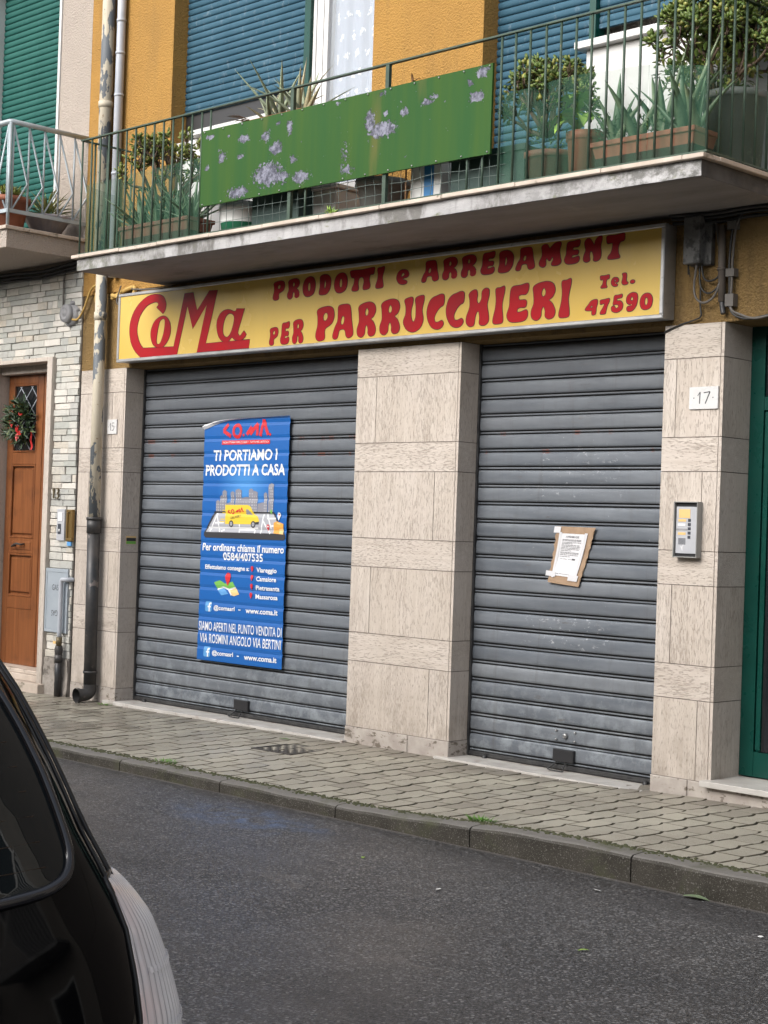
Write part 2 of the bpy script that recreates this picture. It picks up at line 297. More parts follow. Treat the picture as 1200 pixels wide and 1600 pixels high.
# car
m = M('car_paint', (.003, .003, .0034), .05, 0, .22); m.b.inputs['IOR'].default_value = 1.35
m = M('car_glass', (.005, .008, .009), .02, 0, .4)
M('car_trim', (.012, .012, .013), .3, 0, .5); M('car_seal', (.01, .01, .014), .12, 0, .8); M('tyre', (.02, .02, .02), .8); M('rim', (.45, .45, .46), .3, .8); M('red_lens', (.45, .01, .01), .1)
m = M('lamp_lens', (.62, .62, .65), .16, .35, .8); v = m.co((1, 1, .7))
zc = m.sep(m.N('ShaderNodeTexCoord').outputs['Object']); rd = m.ma('MULTIPLY', m.mr(m.noise(v, 7, 3), .36, .58), m.mr(zc[1], .84, .70))
m.base(m.mix(m.ma('MULTIPLY', rd, .7), (.93, .93, .96), (.80, .25, .20)))
M('heater', (.05, .028, .015), .5); M('lamp_flute', (.52, .50, .52), .12, .35)
m = rough_mat('far_plaster', (.42, .35, .26), (.38, .32, .24), .9, 2, 60, .2); M('far_shutter', (.06, .12, .08), .5)
# ------------------------------------------------------------------ mesh helpers
class MB:
    """collects faces; build() links them as one mesh object"""
    def __init__(s): s.v = []; s.f = []; s.mi = []; s.sm = []; s.k = 0; s.smooth = False
    def add(s, vs, fs, k=None, smooth=None):
        o = len(s.v); s.v += [tuple(p) for p in vs]
        for f in fs:
            s.f.append([o+i for i in f]); s.mi.append(s.k if k is None else k); s.sm.append(s.smooth if smooth is None else smooth)
        return s
    def box(s, x0, x1, y0, y1, z0, z1, k=None, ch=0):
        if ch:                                  # chamfered front (-y) edges
            c = min(ch, (x1-x0)*.3, (z1-z0)*.3)
            vs = [(x0, y1, z0), (x1, y1, z0), (x1, y1, z1), (x0, y1, z1), (x0, y0+c, z0), (x1, y0+c, z0), (x1, y0+c, z1), (x0, y0+c, z1),
                  (x0+c, y0, z0+c), (x1-c, y0, z0+c), (x1-c, y0, z1-c), (x0+c, y0, z1-c)]
            return s.add(vs, [(0, 1, 2, 3)] + [(4+i, 4+(i+1) % 4, (i+1) % 4, i) for i in range(4)] + [(8+i, 8+(i+1) % 4, 4+(i+1) % 4, 4+i) for i in range(4)] + [(11, 10, 9, 8)], k, False)
        vs = [(x, y, z) for z in (z0, z1) for y in (y0, y1) for x in (x0, x1)]
        return s.add(vs, [(0, 2, 3, 1), (4, 5, 7, 6), (0, 1, 5, 4), (2, 6, 7, 3), (0, 4, 6, 2), (1, 3, 7, 5)], k, False)
    def prism(s, poly, y0, y1, k=None):         # polygon in x,z extruded in y
        n = len(poly); vs = [(x, y0, z) for x, z in poly] + [(x, y1, z) for x, z in poly]
        return s.add(vs, [tuple(range(n)), tuple(range(2*n-1, n-1, -1))] + [(i, n+i, n+(i+1) % n, (i+1) % n) for i in range(n)], k, False)
    def prism_z(s, poly, z0, z1, k=None):
        n = len(poly); vs = [(x, y, z0) for x, y in poly] + [(x, y, z1) for x, y in poly]
        return s.add(vs, [tuple(range(n-1, -1, -1)), tuple(range(n, 2*n))] + [(i, (i+1) % n, n+(i+1) % n, n+i) for i in range(n)], k, False)
    def tube(s, pts, r, n=8, k=None, cap=True):
        pts = [Vector(p) for p in pts]; rs = r if isinstance(r, (list, tuple)) else [r]*len(pts)
        o = len(s.v); up = None
        for i, p in enumerate(pts):
            d = (pts[min(i+1, len(pts)-1)] - pts[max(i-1, 0)])
            d = d.normalized() if d.length > 1e-9 else Vector((0, 0, 1))
            if up is None: up = d.orthogonal().normalized()
            up = (up - d*up.dot(d)); up = up.normalized() if up.length > 1e-6 else d.orthogonal().normalized()
            b = d.cross(up)
            s.v += [tuple(p + (up*math.cos(2*math.pi*j/n) + b*math.sin(2*math.pi*j/n))*rs[i]) for j in range(n)]
        for i in range(len(pts)-1):
            for j in range(n):
                a = o+i*n+j; b2 = o+i*n+(j+1) % n
                s.f.append([a, b2, b2+n, a+n]); s.mi.append(s.k if k is None else k); s.sm.append(n > 4)
        if cap:
            for q in (list(range(o+n-1, o-1, -1)), list(range(o+(len(pts)-1)*n, o+len(pts)*n))):
                s.f.append(q); s.mi.append(s.k if k is None else k); s.sm.append(False)
        return s
    def lathe(s, c, prof, n=20, k=None, ax='z', sx=1, sy=1):
        o = len(s.v)
        for r, h in prof:
            for j in range(n):
                a = 2*math.pi*j/n; u, w = r*math.cos(a)*sx, r*math.sin(a)*sy
                s.v.append((c[0]+u, c[1]+w, c[2]+h) if ax == 'z' else (c[0]+u, c[1]+h, c[2]+w))
        for i in range(len(prof)-1):
            for j in range(n):
                a = o+i*n+j; b = o+i*n+(j+1) % n
                s.f.append([a, b, b+n, a+n] if ax == 'z' else [a, a+n, b+n, b]); s.mi.append(s.k if k is None else k); s.sm.append(True)
        return s
    def grid(s, fn, nu, nv, k=None, smooth=True):
        o = len(s.v)
        for i in range(nu+1):
            for j in range(nv+1): s.v.append(tuple(fn(i/nu, j/nv)))
        for i in range(nu):
            for j in range(nv):
                a = o+i*(nv+1)+j; s.f.append([a, a+nv+1, a+nv+2, a+1]); s.mi.append(s.k if k is None else k); s.sm.append(smooth)
        return s
    def build(s, name, mats, parent=None, fix=False):
        off = Vector((0, 0, 0)); q = parent
        while q is not None: off += q.location; q = q.parent
        me = bpy.data.meshes.new(name)
        me.from_pydata([(x-off.x, y-off.y, z-off.z) for x, y, z in s.v], [], s.f)
        for i, p in enumerate(me.polygons): p.material_index = s.mi[i]; p.use_smooth = s.sm[i]
        for mt in (mats if isinstance(mats, (list, tuple)) else [mats]): me.materials.append(MAT[mt])
        if fix:
            b = bmesh.new(); b.from_mesh(me); bmesh.ops.recalc_face_normals(b, faces=b.faces); b.to_mesh(me); b.free()
        o = bpy.data.objects.new(name, me); COL.objects.link(o)
        if parent is not None: o.parent = parent
        return o
def tag(o, label, cat=None, group=None, kind=None):
    if label: o['label'] = label
    if cat: o['category'] = cat
    if group: o['group'] = group
    if kind: o['kind'] = kind
    return o
def thing(name, label, cat, loc=(0, 0, 0), group=None):
    o = bpy.data.objects.new(name, None); COL.objects.link(o); o.location = loc; o.empty_display_size = .1
    return tag(o, label, cat, group)
def bevel(o, w=.003, seg=2):
    b = o.modifiers.new('bevel', 'BEVEL'); b.width = w; b.segments = seg; b.limit_method = 'ANGLE'; b.angle_limit = R(40); return o
def spline(pts, n=8, closed=False):
    """Catmull-Rom through points (tuples of any size)"""
    P = [tuple(p) for p in pts]; out = []; m = len(P)
    for i in range(m if closed else m-1):
        a, b, c, d = (P[(i+k) % m] if closed else P[min(max(i+k, 0), m-1)] for k in (-1, 0, 1, 2))
        for j in range(n):
            t = j/n
            out.append(tuple(.5*((2*b[q]) + (-a[q]+c[q])*t + (2*a[q]-5*b[q]+4*c[q]-d[q])*t*t + (-a[q]+3*b[q]-3*c[q]+d[q])*t**3) for q in range(len(b))))
    if not closed: out.append(P[-1])
    return out
def flat_curve(loops, offset=0.):
    """filled planar shape (list of closed loops in x,z; inner loops are holes) -> verts2d, faces"""
    cu = bpy.data.curves.new('shape', 'CURVE'); cu.dimensions = '2D'; cu.fill_mode = 'FRONT'; cu.offset = offset
    for lp in loops:
        sp = cu.splines.new('POLY'); sp.points.add(len(lp)-1); sp.use_cyclic_u = True
        for p, q in zip(sp.points, lp): p.co = (q[0], q[1], 0, 1)
    return _curve_mesh(cu)
def _curve_mesh(cu):
    o = bpy.data.objects.new('shape', cu); COL.objects.link(o)
    dg = bpy.context.evaluated_depsgraph_get(); dg.update()
    e = o.evaluated_get(dg); me = e.to_mesh()
    vs = [(v.co.x, v.co.y) for v in me.vertices]; fs = [list(p.vertices) for p in me.polygons]
    e.to_mesh_clear(); bpy.data.objects.remove(o); bpy.data.curves.remove(cu)
    return vs, fs
_tc = {}
def text2d(t, bold=0., shear=0.):
    if (t, bold, shear) not in _tc:
        cu = bpy.data.curves.new('text', 'FONT'); cu.body = t; cu.offset = bold; cu.shear = shear; cu.resolution_u = 3; cu.fill_mode = 'FRONT'
        vs, fs = _curve_mesh(cu)
        xs = [v[0] for v in vs]; ys = [v[1] for v in vs]; x0, x1, y0, y1 = min(xs), max(xs), min(ys), max(ys)
        _tc[(t, bold, shear)] = ([((x-x0)/(x1-x0), (y-y0)/(y1-y0)) for x, y in vs], fs)
    return _tc[(t, bold, shear)]
def put2d(mb, vs, fs, y, k=0):
    """planar faces onto a wall facing -y (normals point to -y)"""
    out = []
    for f in fs:
        a = sum(vs[f[i]][0]*vs[f[(i+1) % len(f)]][1]-vs[f[(i+1) % len(f)]][0]*vs[f[i]][1] for i in range(len(f)))
        out.append(f if a > 0 else f[::-1])
    mb.add([(x, y, z) for x, z in vs], out, k, False)
def text_on(mb, t, x0, x1, z0, z1, y, k=0, bold=.0, tilt=0., shear=0.):
    vs, fs = text2d(t, bold, shear)
    put2d(mb, [(x0+u*(x1-x0), z0+w*(z1-z0)+(u-.5)*(x1-x0)*tilt) for u, w in vs], fs, y, k)

# ------------------------------------------------------------------ ground, road, kerb, pavement
def smooth(a, b, x): t = max(0, min(1, (x-a)/(b-a))); return t*t*(3-2*t)
def GZ(x, y):                                       # the pavement falls towards the kerb, less so on the right where it rises
    k_ = smooth(1.7, 3.4, x); return (1-k_)*.0205*y+k_*(.03+.003*y)-.018*smooth(.5, -4, x)
g = MB().add([(-500, -500, -.14), (500, -500, -.14), (500, 500, -.14), (-500, 500, -.14)], [(0, 1, 2, 3)]).build('ground', 'earth'); tag(g, None, kind='structure')
road = MB(); NX = 60
road.add([(-60, -9.0, -.106), (60, -9.0, -.106), (60, -5, -.085), (60, -1.69, -.105), (-60, -1.69, -.105), (-60, -5, -.085)], [(5, 2, 3, 4), (0, 1, 2, 5)])
tag(road.build('road', 'asphalt'), None, kind='structure')
tag(MB().box(-60, 60, -10.6, -9.0, -.14, .02).build('opposite_pavement', 'paver_joint'), None, kind='structure')
# kerb stones
k = MB(); x = -14.3; rk = random.Random(3)
prof = [(-1.70, -.135), (-1.70, -.050), (-1.694, -.038), (-1.682, -.031), (-1.585, -.0265), (-1.585, -.135)]
for i in range(26):
    x1 = x + 1.0 - .008; n = 10
    def kp(u, q): 
        p = prof[q]; xx = x + (x1-x)*u; w = .003*math.sin(xx*9.1)+.002*math.sin(xx*23)
        return (xx, p[0]+(w if q < 4 else 0), p[1] + (.0025*math.sin(xx*13+1) if q in (2, 3) else 0) + (GZ(xx, -1.6)+.0305 if q in (1, 2, 3, 4) else 0))
    for q in range(len(prof)-1):
        k.add([kp(u/n, q+e) for u in range(n+1) for e in (0, 1)], [(2*u, 2*u+2, 2*u+3, 2*u+1) for u in range(n)], smooth=q in (1, 2))
    for u in (0, 1): k.add([kp(u, q) for q in range(len(prof))], [tuple(range(len(prof)))])
    x += 1.0
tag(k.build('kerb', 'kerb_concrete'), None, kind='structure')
# interlocking pavers: wavy-sided blocks in columns, every other column shifted half a block
pv = MB(); pv.k = 0; rp = random.Random(5); PX, PY = .15, .2133
wav = [(0, 0), (.30, .006), (.62, .014), (.78, .004), (.94, -.012), (1.0, 0)]
def wv(y):
    t = (y/PY) % 1.0
    for (a, p), (b, q) in zip(wav, wav[1:]):
        if a <= t <= b: return p+(q-p)*(t-a)/(b-a)
    return 0
G = .0058; GC = .0032
for ci in range(-76, 70):
    xc = ci*PX; ph = (ci % 2)*PY/2
    for ri in range(-9, 2):
        y0 = ri*PY+ph-.02; y1 = y0+PY
        if y0 > .06 or y1 < -1.585: continue
        y0c, y1c = max(y0+GC, -1.582), min(y1-GC, .30)
        ts = sorted({y0c, y1c} | {y for y in [(n_+a)*PY for n_ in range(-12, 3) for a, _ in wav[:-1]] if y0c < y < y1c})
        L_ = [(xc+wv(y)+G, y) for y in ts]; R_ = [(xc+PX+wv(y)-G, y) for y in ts]
        poly = R_ + L_[::-1]; cx = sum(p[0] for p in poly)/len(poly); cy = sum(p[1] for p in poly)/len(poly)
        if xc < -2.4 and cy > .05: pass
        dz = rp.uniform(-.002, .0015); tx, ty = rp.uniform(-.006, .006), rp.uniform(-.006, .006); n = len(poly)
        top = []
        for x_, y_ in poly:
            xi = x_+(.0032 if x_ < xc+PX/2 else -.0032); yi = y_+(.0028 if y_ < y0c+.002 else -.0028 if y_ > y1c-.002 else 0)
            top.append((xi, yi, GZ(xi, yi)+dz+tx*(xi-cx)+ty*(yi-cy)))
        low = [(x_, y_, z-.003) for (x_, y_), (_, _, z) in zip(poly, top)]; bot = [(x_, y_, z-.012) for x_, y_, z in low]
        pv.add(top, [tuple(range(n))], 0)
        pv.add(top+low, [(n+i, n+(i+1) % n, (i+1) % n, i) for i in range(n)], 1); pv.add(low+bot, [(n+i, n+(i+1) % n, (i+1) % n, i) for i in range(n)], 1)
pv.k = 1
pv.grid(lambda u, v: (-12+23*u, -1.60+2.2*v, GZ(-12+23*u, -1.60+2.2*v)-.011), 92, 4)
tag(pv.build('pavement', ['paver', 'paver_joint']), None, kind='structure')

# ------------------------------------------------------------------ the ochre building
XL, XA, XB, XC, XD = -2.732, 0.0, .978, 2.594, 3.005
XLL = -3.37; H = 2.75; RV = .215
ZS = [2.75, 2.5504, 2.0908, 1.8912, 1.4316, 1.232, .7724, .5728, .1132, 0]
ob = thing('ochre_building', 'ochre plastered building with travertine pillars and two closed grey shop shutters', 'building')
w = MB()
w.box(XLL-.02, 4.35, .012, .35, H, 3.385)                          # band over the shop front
up = MB()
up.box(XLL-.02, -2.254, 0, .35, 3.385, 7.2); up.box(.043, 1.077, 0, .35, 3.385, 7.2); up.box(3.75, 4.6, 0, .35, 2.76, 7.2)
up.box(-2.254, .043, 0, .35, 3.385, 3.50); up.box(1.077, 3.75, 0, .35, 3.385, 3.5)
up.box(-2.254, .043, 0, .35, 6.05, 7.2); up.box(1.077, 3.75, 0, .35, 6.05, 7.2)
w.box(4.35, 9, .012, .35, H, 2.76); w.build('lower_wall', 'shaded_ochre_plaster', ob); up.build('wall', 'ochre_plaster', ob)
MB().box(XLL, 9, .36, .6, -.1, 7.2).build('core_wall', 'pale_plaster', ob)
MB().box(4.6, 9, 0, .35, 2.76, 7.2).box(4.30, 9, 0, .35, -.05, 2.748).build('side_wall', 'dark_reflected_wall', ob)  # mostly unseen wall, coloured dark to dim its reflection in the car

def pillar(x0, x1, cuts, depth_r=RV, depth_l=RV):
    """travertine slabs on front and both returns, alternating tall vertical-grain and low horizontal-grain courses"""
    p = MB(); gp = .0025
    p.box(x0+.004, x1-.004, .004, .34, 0, H-.001, 2)
    for i in range(8):
        z1, z0 = ZS[i]-gp, ZS[i+1]+gp; tall = i % 2; kk = 0 if tall else 1
        xs = [x0+.001] + ([x0+(x1-x0)*c for c in cuts[i//2]] if tall else []) + [x1-.024]
        for a, b in zip(xs, xs[1:]): p.box(a+(gp if a != xs[0] else 0), b-(gp if b != xs[-1] else 0), 0, .004, z0, z1, kk)
        # corner edge strip of the return slab, its narrow edge shows on the front
        p.box(x1-.020, x1, .0005, depth_r, z0, z1, kk)
        p.box(x0-.0005, x0+.018, .0055, depth_l, z0, z1, kk)
    o = p.build('travertine_pillar', ['travertine_vertical', 'travertine_horizontal', 'joint_dark'], ob)
    q = MB(); mid = x0+(x1-x0)*.62
    q.box(x0-.004, mid-.002, -.006, depth_l, -.03, ZS[8]-.001, 0, .004); q.box(mid+.002, x1+.003, -.006, depth_r, -.03, ZS[8]-.001, 0, .004)
    q.build('plinth', 'plinth_stone', o)
    return o
pillar(XLL, XL, [(.72,), (.25,), (.75,), (.3,)])
pillar(XA, XB, [(.2,), (.79,), (.2,), (.8,)])
pillar(XC, XD, [(.22,), (.70,), (.25,), (.74,)], .315)

def shop_shutter(x0, x1, zoff, boxx, lock=None):
    p = .1167; y0 = .196; s = MB()
    joints = [.164+zoff+p*i for i in range(-1, 23)]
    face = [(.0245, .006), (.028, .001), (.040, -.0005), (.060, -.0015), (.080, -.0013), (.100, .0005), (.110, .003), (.1127, .008)]
    def strip(z, pr, kk, sm):
        NS = 8; xs = [x0+(x1-x0)*q/NS for q in range(NS+1)]
        def sag(x): return wob[0]*(x-x0)/(x1-x0)+wob[1]*math.sin(math.pi*(x-x0)/(x1-x0))
        def dent(x, q): return wob[2]*math.sin(x*3.1+wob[3])*math.sin(math.pi*q)+.0012*math.sin(x*7+z*9)
        s.add([(x, y0+b+dent(x, (a-.02)/.1 if sm else 0), z+a+sag(x)) for a, b in pr for x in xs], [(i*(NS+1)+q, i*(NS+1)+q+1, (i+1)*(NS+1)+q+1, (i+1)*(NS+1)+q) for i in range(len(pr)-1) for q in range(NS)], kk, sm)
    wob = [0, 0, 0, 0]
    rs = random.Random(int(x0*10)+50)
    for zj in joints:
        if zj > 2.74: continue
        dy = rs.uniform(-.0015, .0015); wob[0] = rs.uniform(-.0022, .0022); wob[1] = rs.uniform(-.003, .001); wob[2] = rs.uniform(-.003, .003); wob[3] = rs.uniform(0, 6)
        f2 = [(a, b+dy) for a, b in face if zj+a >= .05 and zj+a < 2.757]
        if len(f2) > 1: strip(zj, f2, 0, True)
        strip(zj, [(-.004, .009), (-.004, .019), (.0035, .019), (.0048, .005)], 1, False)
        strip(zj, [(.0048, .005), (.009, .0030), (.0148, .0035)], 0, False)
        strip(zj, [(.0148, .0035), (.0158, .019), (.0245, .019), (.0245, .006)], 1, False)
    o = s.build('roller_shutter', ['shutter_metal', 'shutter_groove'], ob)
    b = MB(); b.box(x0, x1, .185, .215, .018, .047, 0, .004)
    for xx in (x0+.16, x1-.16): b.lathe((xx, .175, .012), [(.0, .022), (.014, .022), (.017, .0)], 12)
    b.build('bottom_bar', 'black_metal', o)
    for a, b in ((x0-.004, x0+.012), (x1-.009, x1+.004)): MB().box(a, b, .178, .23, .02, 2.75).build('guide_rail', 'black_metal', o)
    bx = MB(); bx.box(boxx, boxx+.165, .172, .196, .068, .146, 0, .004); bx.build('lock_box', 'black_plastic', o)
    h = MB(); h.tube(spline([(boxx+.03, .178, .066), (boxx+.015, .14, .035), (boxx+.01, .12, .022), (boxx+.12, .12, .018), (boxx+.115, .14, .035), (boxx+.105, .178, .066)], 6), .005, 6)
    h.build('pull_handle', 'black_metal', o)
    if lock:
        lx, lz = lock; q = MB(); q.lathe((lx, .178, lz), [(.0, .0), (.012, .0), (.016, .004), (.018, .016)], 16, ax='y')
        q.build('lock_cylinder', 'steel', o)
        for dx in (-.075, .075):
            for dz in (-.028, .028): MB().lathe((lx+dx, .184, lz+dz), [(0, 0), (.006, .002), (.008, .01)], 10, ax='y').build('rivet', 'steel', o)
    return o
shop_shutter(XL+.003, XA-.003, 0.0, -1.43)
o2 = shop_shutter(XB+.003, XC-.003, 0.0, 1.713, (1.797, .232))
dent = MB(); dent.prism([(2.30, .062), (2.585, .062), (2.585, .15), (2.50, .10)], .1885, .1905); dent.build('rust_patch', 'rust', o2) if False else None
for x0, x1 in ((XL-.11, XA+.02), (XB-.09, XC+.01)):
    bevel(MB().box(x0, XL+.0 if False else x1, -.05, .23, -.05, .012).build('threshold', 'marble_step', ob), .003)
for a, b in ((XL, XA), (XB, XC)): MB().box(a+.001, b-.001, .22, .35, 2.70, 2.749).build('shutter_housing', 'black_metal', ob)

# street door 17
d = MB(); d.box(3.006, 4.3, .315, .36, .14, 2.76, 0)
for a, b, c, e in ((3.006, 3.10, .14, 2.748), (3.10, 4.2, .14, .285), (3.10, 4.2, 2.26, 2.34), (3.10, 4.2, 2.70, 2.748), (4.2, 4.3, .14, 2.748), (3.62, 3.72, .285, 2.26)): d.box(a+.001, b-.001, .285, .314, c+.001, e-.001, 0)
for a, b in ((3.12, 3.60), (3.74, 4.18)): d.box(a, a+.03, .27, .2849, .30, 2.25); d.box(b-.03, b, .27, .2849, .30, 2.25)
dd = d.build('street_door', 'green_paint', ob)
pn = MB(); pn.box(3.155, 3.57, .278, .2845, .29, 2.255); pn.box(3.775, 4.145, .278, .2845, .29, 2.255); pn.box(3.11, 4.19, .288, .3105, 2.345, 2.695); pn.build('pane', 'dark_glass', dd)
st = MB().box(2.975, 4.36, -.075, .313, .098, .132).build('doorstep', 'marble_step', ob); bevel(st, .004)
MB().box(3.008, 4.32, -.035, .30, -.05, .0975).build('step_riser', 'plinth_stone', ob)

# balcony slab
bal = MB(); X0, X1, YF = -2.242, 3.386, -.85
n = 46
def fas(u, v): return (X0+(X1-X0)*u, YF+.004*math.sin(u*61)*math.sin(v*3)+.002*math.sin(u*140), 3.385+.088*v)
bal.grid(fas, n*2, 3, 0)
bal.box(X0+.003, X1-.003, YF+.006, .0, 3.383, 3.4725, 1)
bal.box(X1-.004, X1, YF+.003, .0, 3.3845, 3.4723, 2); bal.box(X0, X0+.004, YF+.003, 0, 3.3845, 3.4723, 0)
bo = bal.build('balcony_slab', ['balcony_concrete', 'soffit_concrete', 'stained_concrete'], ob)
cp = MB(); xx = X0-.035; rc = random.Random(2)
while xx < X1+.03:
    xe = min(xx+rc.uniform(.45, .62), X1+.035); dz = rc.uniform(-.002, .002); cp.box(xx+.0015, xe-.0015, YF-.035, YF+.12, 3.474+dz, 3.499+dz); xx = xe
cp.box(X1-.12, X1+.035, YF+.1215, -.001, 3.474, 3.4995); cp.box(X0-.035, X0+.12, YF+.1215, -.001, 3.474, 3.4995)
bevel(cp.build('coping', 'coping_stone', bo), .003, 1)
MB().box(X0+.13, X1-.13, YF+.13, -.001, 3.474, 3.492).build('balcony_floor', 'brown_pot', bo)

# upstairs openings
def slats(mb, x0, x1, z0, z1, y, p, bulge=.0035):
    z = z1
    while z > z0+.01:
        zb = max(z-p, z0)
        pr = [(zb+.002, .008), (zb+.005, .001), (zb+(z-zb)*.35, -bulge*.7), (zb+(z-zb)*.6, -bulge), (z-.008, -bulge*.3), (z-.003, .004), (z-.001, .012)]
        mb.add([(x, y+b, a) for a, b in pr for x in (x0, x1)], [(2*i, 2*i+1, 2*i+3, 2*i+2) for i in range(len(pr)-1)], 0, True)
        z -= p
    mb.add([(x0, y+.012, z0), (x1, y+.012, z0), (x1, y+.012, z1), (x0, y+.012, z1)], [(0, 1, 2, 3)], 1)
def window_shutter(x0, x1, z0, y=.14):
    s = MB(); slats(s, x0, x1, z0, 6.05, y, .052); s.box(x0, x1, y-.006, y+.02, z0-.03, z0-.001, 0)
    return s.build('window_shutter', ['blue_slats', 'shutter_groove'], ob)
window_shutter(-2.252, -.80, 4.80); window_shutter(1.079, 1.872, 3.60); window_shutter(1.925, 3.70, 4.70)
for a, b in ((-.798, -.735), (1.874, 1.923)): MB().box(a, b, .10, .20, 3.5, 6.05).build('mullion', 'green_paint', ob)
dk = MB(); dk.box(-2.253, -.80, .155, .20, 4.58, 4.768); dk.build('window_gap', 'black_plastic', ob)
po = MB().box(-2.253, -.80, .06, .20, 3.5, 4.535).build('parapet', 'white_paint', ob); pr2 = MB().box(1.925, 3.749, .02, .20, 3.5, 4.505).build('parapet', 'white_paint', ob)
bevel(MB().box(-1.99, -.78, -.03, .14, 4.537, 4.578).build('sill', 'white_paint', po), .004); bevel(MB().box(1.87, 3.76, -.04, .13, 4.507, 4.553).build('sill', 'white_paint', pr2), .004)
# white glazed balcony door with lace curtain
fd = MB(); fd.box(-.734, -.60, .13, .20, 3.5, 6.05); fd.box(-.60, -.555, .115, .19, 3.5, 6.05); fd.box(-.555, .03, .14, .19, 5.92, 6.05); fd.box(-.555, .03, .14, .19, 3.5, 4.0); fd.box(.005, .042, .12, .20, 3.5, 6.05)
fd.box(-.722, -.690, .120, .1295, 3.52, 6.05); fd.box(-.650, -.615, .122, .1295, 3.52, 6.05); fo = fd.build('balcony_door', 'white_paint', ob); bevel(fo, .006)
cu = MB(); cu.grid(lambda u, v: (-.55+.55*u, .172+.012*math.sin(u*19+v*1.3)+.006*math.sin(u*41), 4.0+1.92*v), 60, 4); cu.build('curtain', 'curtain', fo)
lc = MB(); rl = random.Random(11)
for i in range(6):
    for j in range(13):
        cx, cz = -.50+.105*i+(j % 2)*.05, 4.06+j*.145
        if cx > -.03: continue
        for q in range(9):
            a = rl.uniform(0, 6.28); rr = rl.uniform(.0, .034); px, pz = cx+rr*math.cos(a)*.75, cz+rr*math.sin(a)*1.15; b = rl.uniform(0, 6.28); l = rl.uniform(.010, .016)
            u_ = (px+.55)/.55; yy = .172+.012*math.sin(u_*19+(pz-4)/1.92*1.3)+.006*math.sin(u_*41)-.0025
            put2d(lc, [(px+l*math.cos(b+t)*(1 if t % 3.1 < .1 else .5), pz+l*math.sin(b+t)*(1 if t % 3.1 < .1 else .5)) for t in (0, .9, 2.2, 3.14, 4.0, 5.4)], [(0, 1, 2, 3, 4, 5)], yy)
lc.build('lace_flowers', 'lace', fo)
gl = MB(); gl.box(-.555, .005, .146, .149, 4.0, 5.92)
mg = M('window_glass', (.8, .85, .9), .02); mg.b.inputs['Alpha'].default_value = .16; mg.b.inputs['Specular IOR Level'].default_value = .6
gl.build('pane', 'window_glass', fo)

# ------------------------------------------------------------------ the stone faced house on the left
sb = thing('stone_house', 'house faced with pale split stone blocks around a brown panelled door', 'house', (-3.4, 0, 0))
EX = XLL-.022
core = MB(); core.box(-9, -4.905, .004, .5, -.1, 3.66); core.box(-3.752, EX, .004, .35, -.1, 3.66); core.box(-4.905, -3.752, .004, .35, 2.888, 3.66); core.box(-4.9, EX, .5, .6, -.1, 7.2)
core.build('wall_core', 'joint_dark', sb)
bk = MB(); rb = random.Random(9); z = .30
rows = []
while z < 3.64:
    h = rb.choice((.048, .054, .058, .062, .068)); rows.append((z, min(z+h, 3.65))); z += h
def brick_run(xa, xb, z0, z1):
    x = xa
    while x < xb-.01:
        l = rb.choice((.08, .12, .15, .18, .2, .24)); xe = min(x+l, xb)
        if xb-xe < .05: xe = xb
        y = -.012+rb.uniform(-.008, .008); bk.box(x+.0015, xe-.0015, y, .01, z0+.001+rb.uniform(0, .002), z1-.001-rb.uniform(0, .002), 0, rb.uniform(.002, .005)); x = xe
for z0, z1 in rows:
    if z1 > 2.89:
        brick_run(-9, EX, z0, z1)
    else:
        brick_run(-3.748, EX, z0, z1)
        brick_run(-9, -4.907, z0, z1)
bk.build('stone_facing', 'split_stone', sb)
base = MB(); base.grid(lambda u, v: (-3.752+(EX+3.752)*u, -.025-.008*math.sin(u*9+v*4)-.004*math.sin(u*27), -.03+.328*v), 14, 12); base.box(-3.752, EX, -.017, .01, -.03, .297); base.box(-9, -4.907, -.03, .01, -.03, .297); base.build('stone_base', 'rough_base', sb)
MB().box(-9, EX, 0, .34, 3.662, 3.70).build('string_course', 'pale_plaster', sb)
uw = MB(); uw.box(-3.85, EX, 0, .34, 3.70, 7.2); uw.box(-9, -4.99, 0, .34, 3.7, 7.2); uw.box(-4.99, -3.85, .0, .34, 6.3, 7.2); uw.box(-4.99, -3.85, .0, .34, 3.7, 3.85); uw.build('upper_wall', 'pale_plaster', sb)
ws = MB(); slats(ws, -4.95, -3.885, 3.87, 6.3, .10, .055); ws.build('window_shutter', ['teal_slats', 'shutter_groove'], sb)
for a, b in ((-3.884, -3.851), (-4.989, -4.951)): MB().box(a, b, -.012, .13, 3.85, 6.3).build('window_surround', 'white_paint', sb)
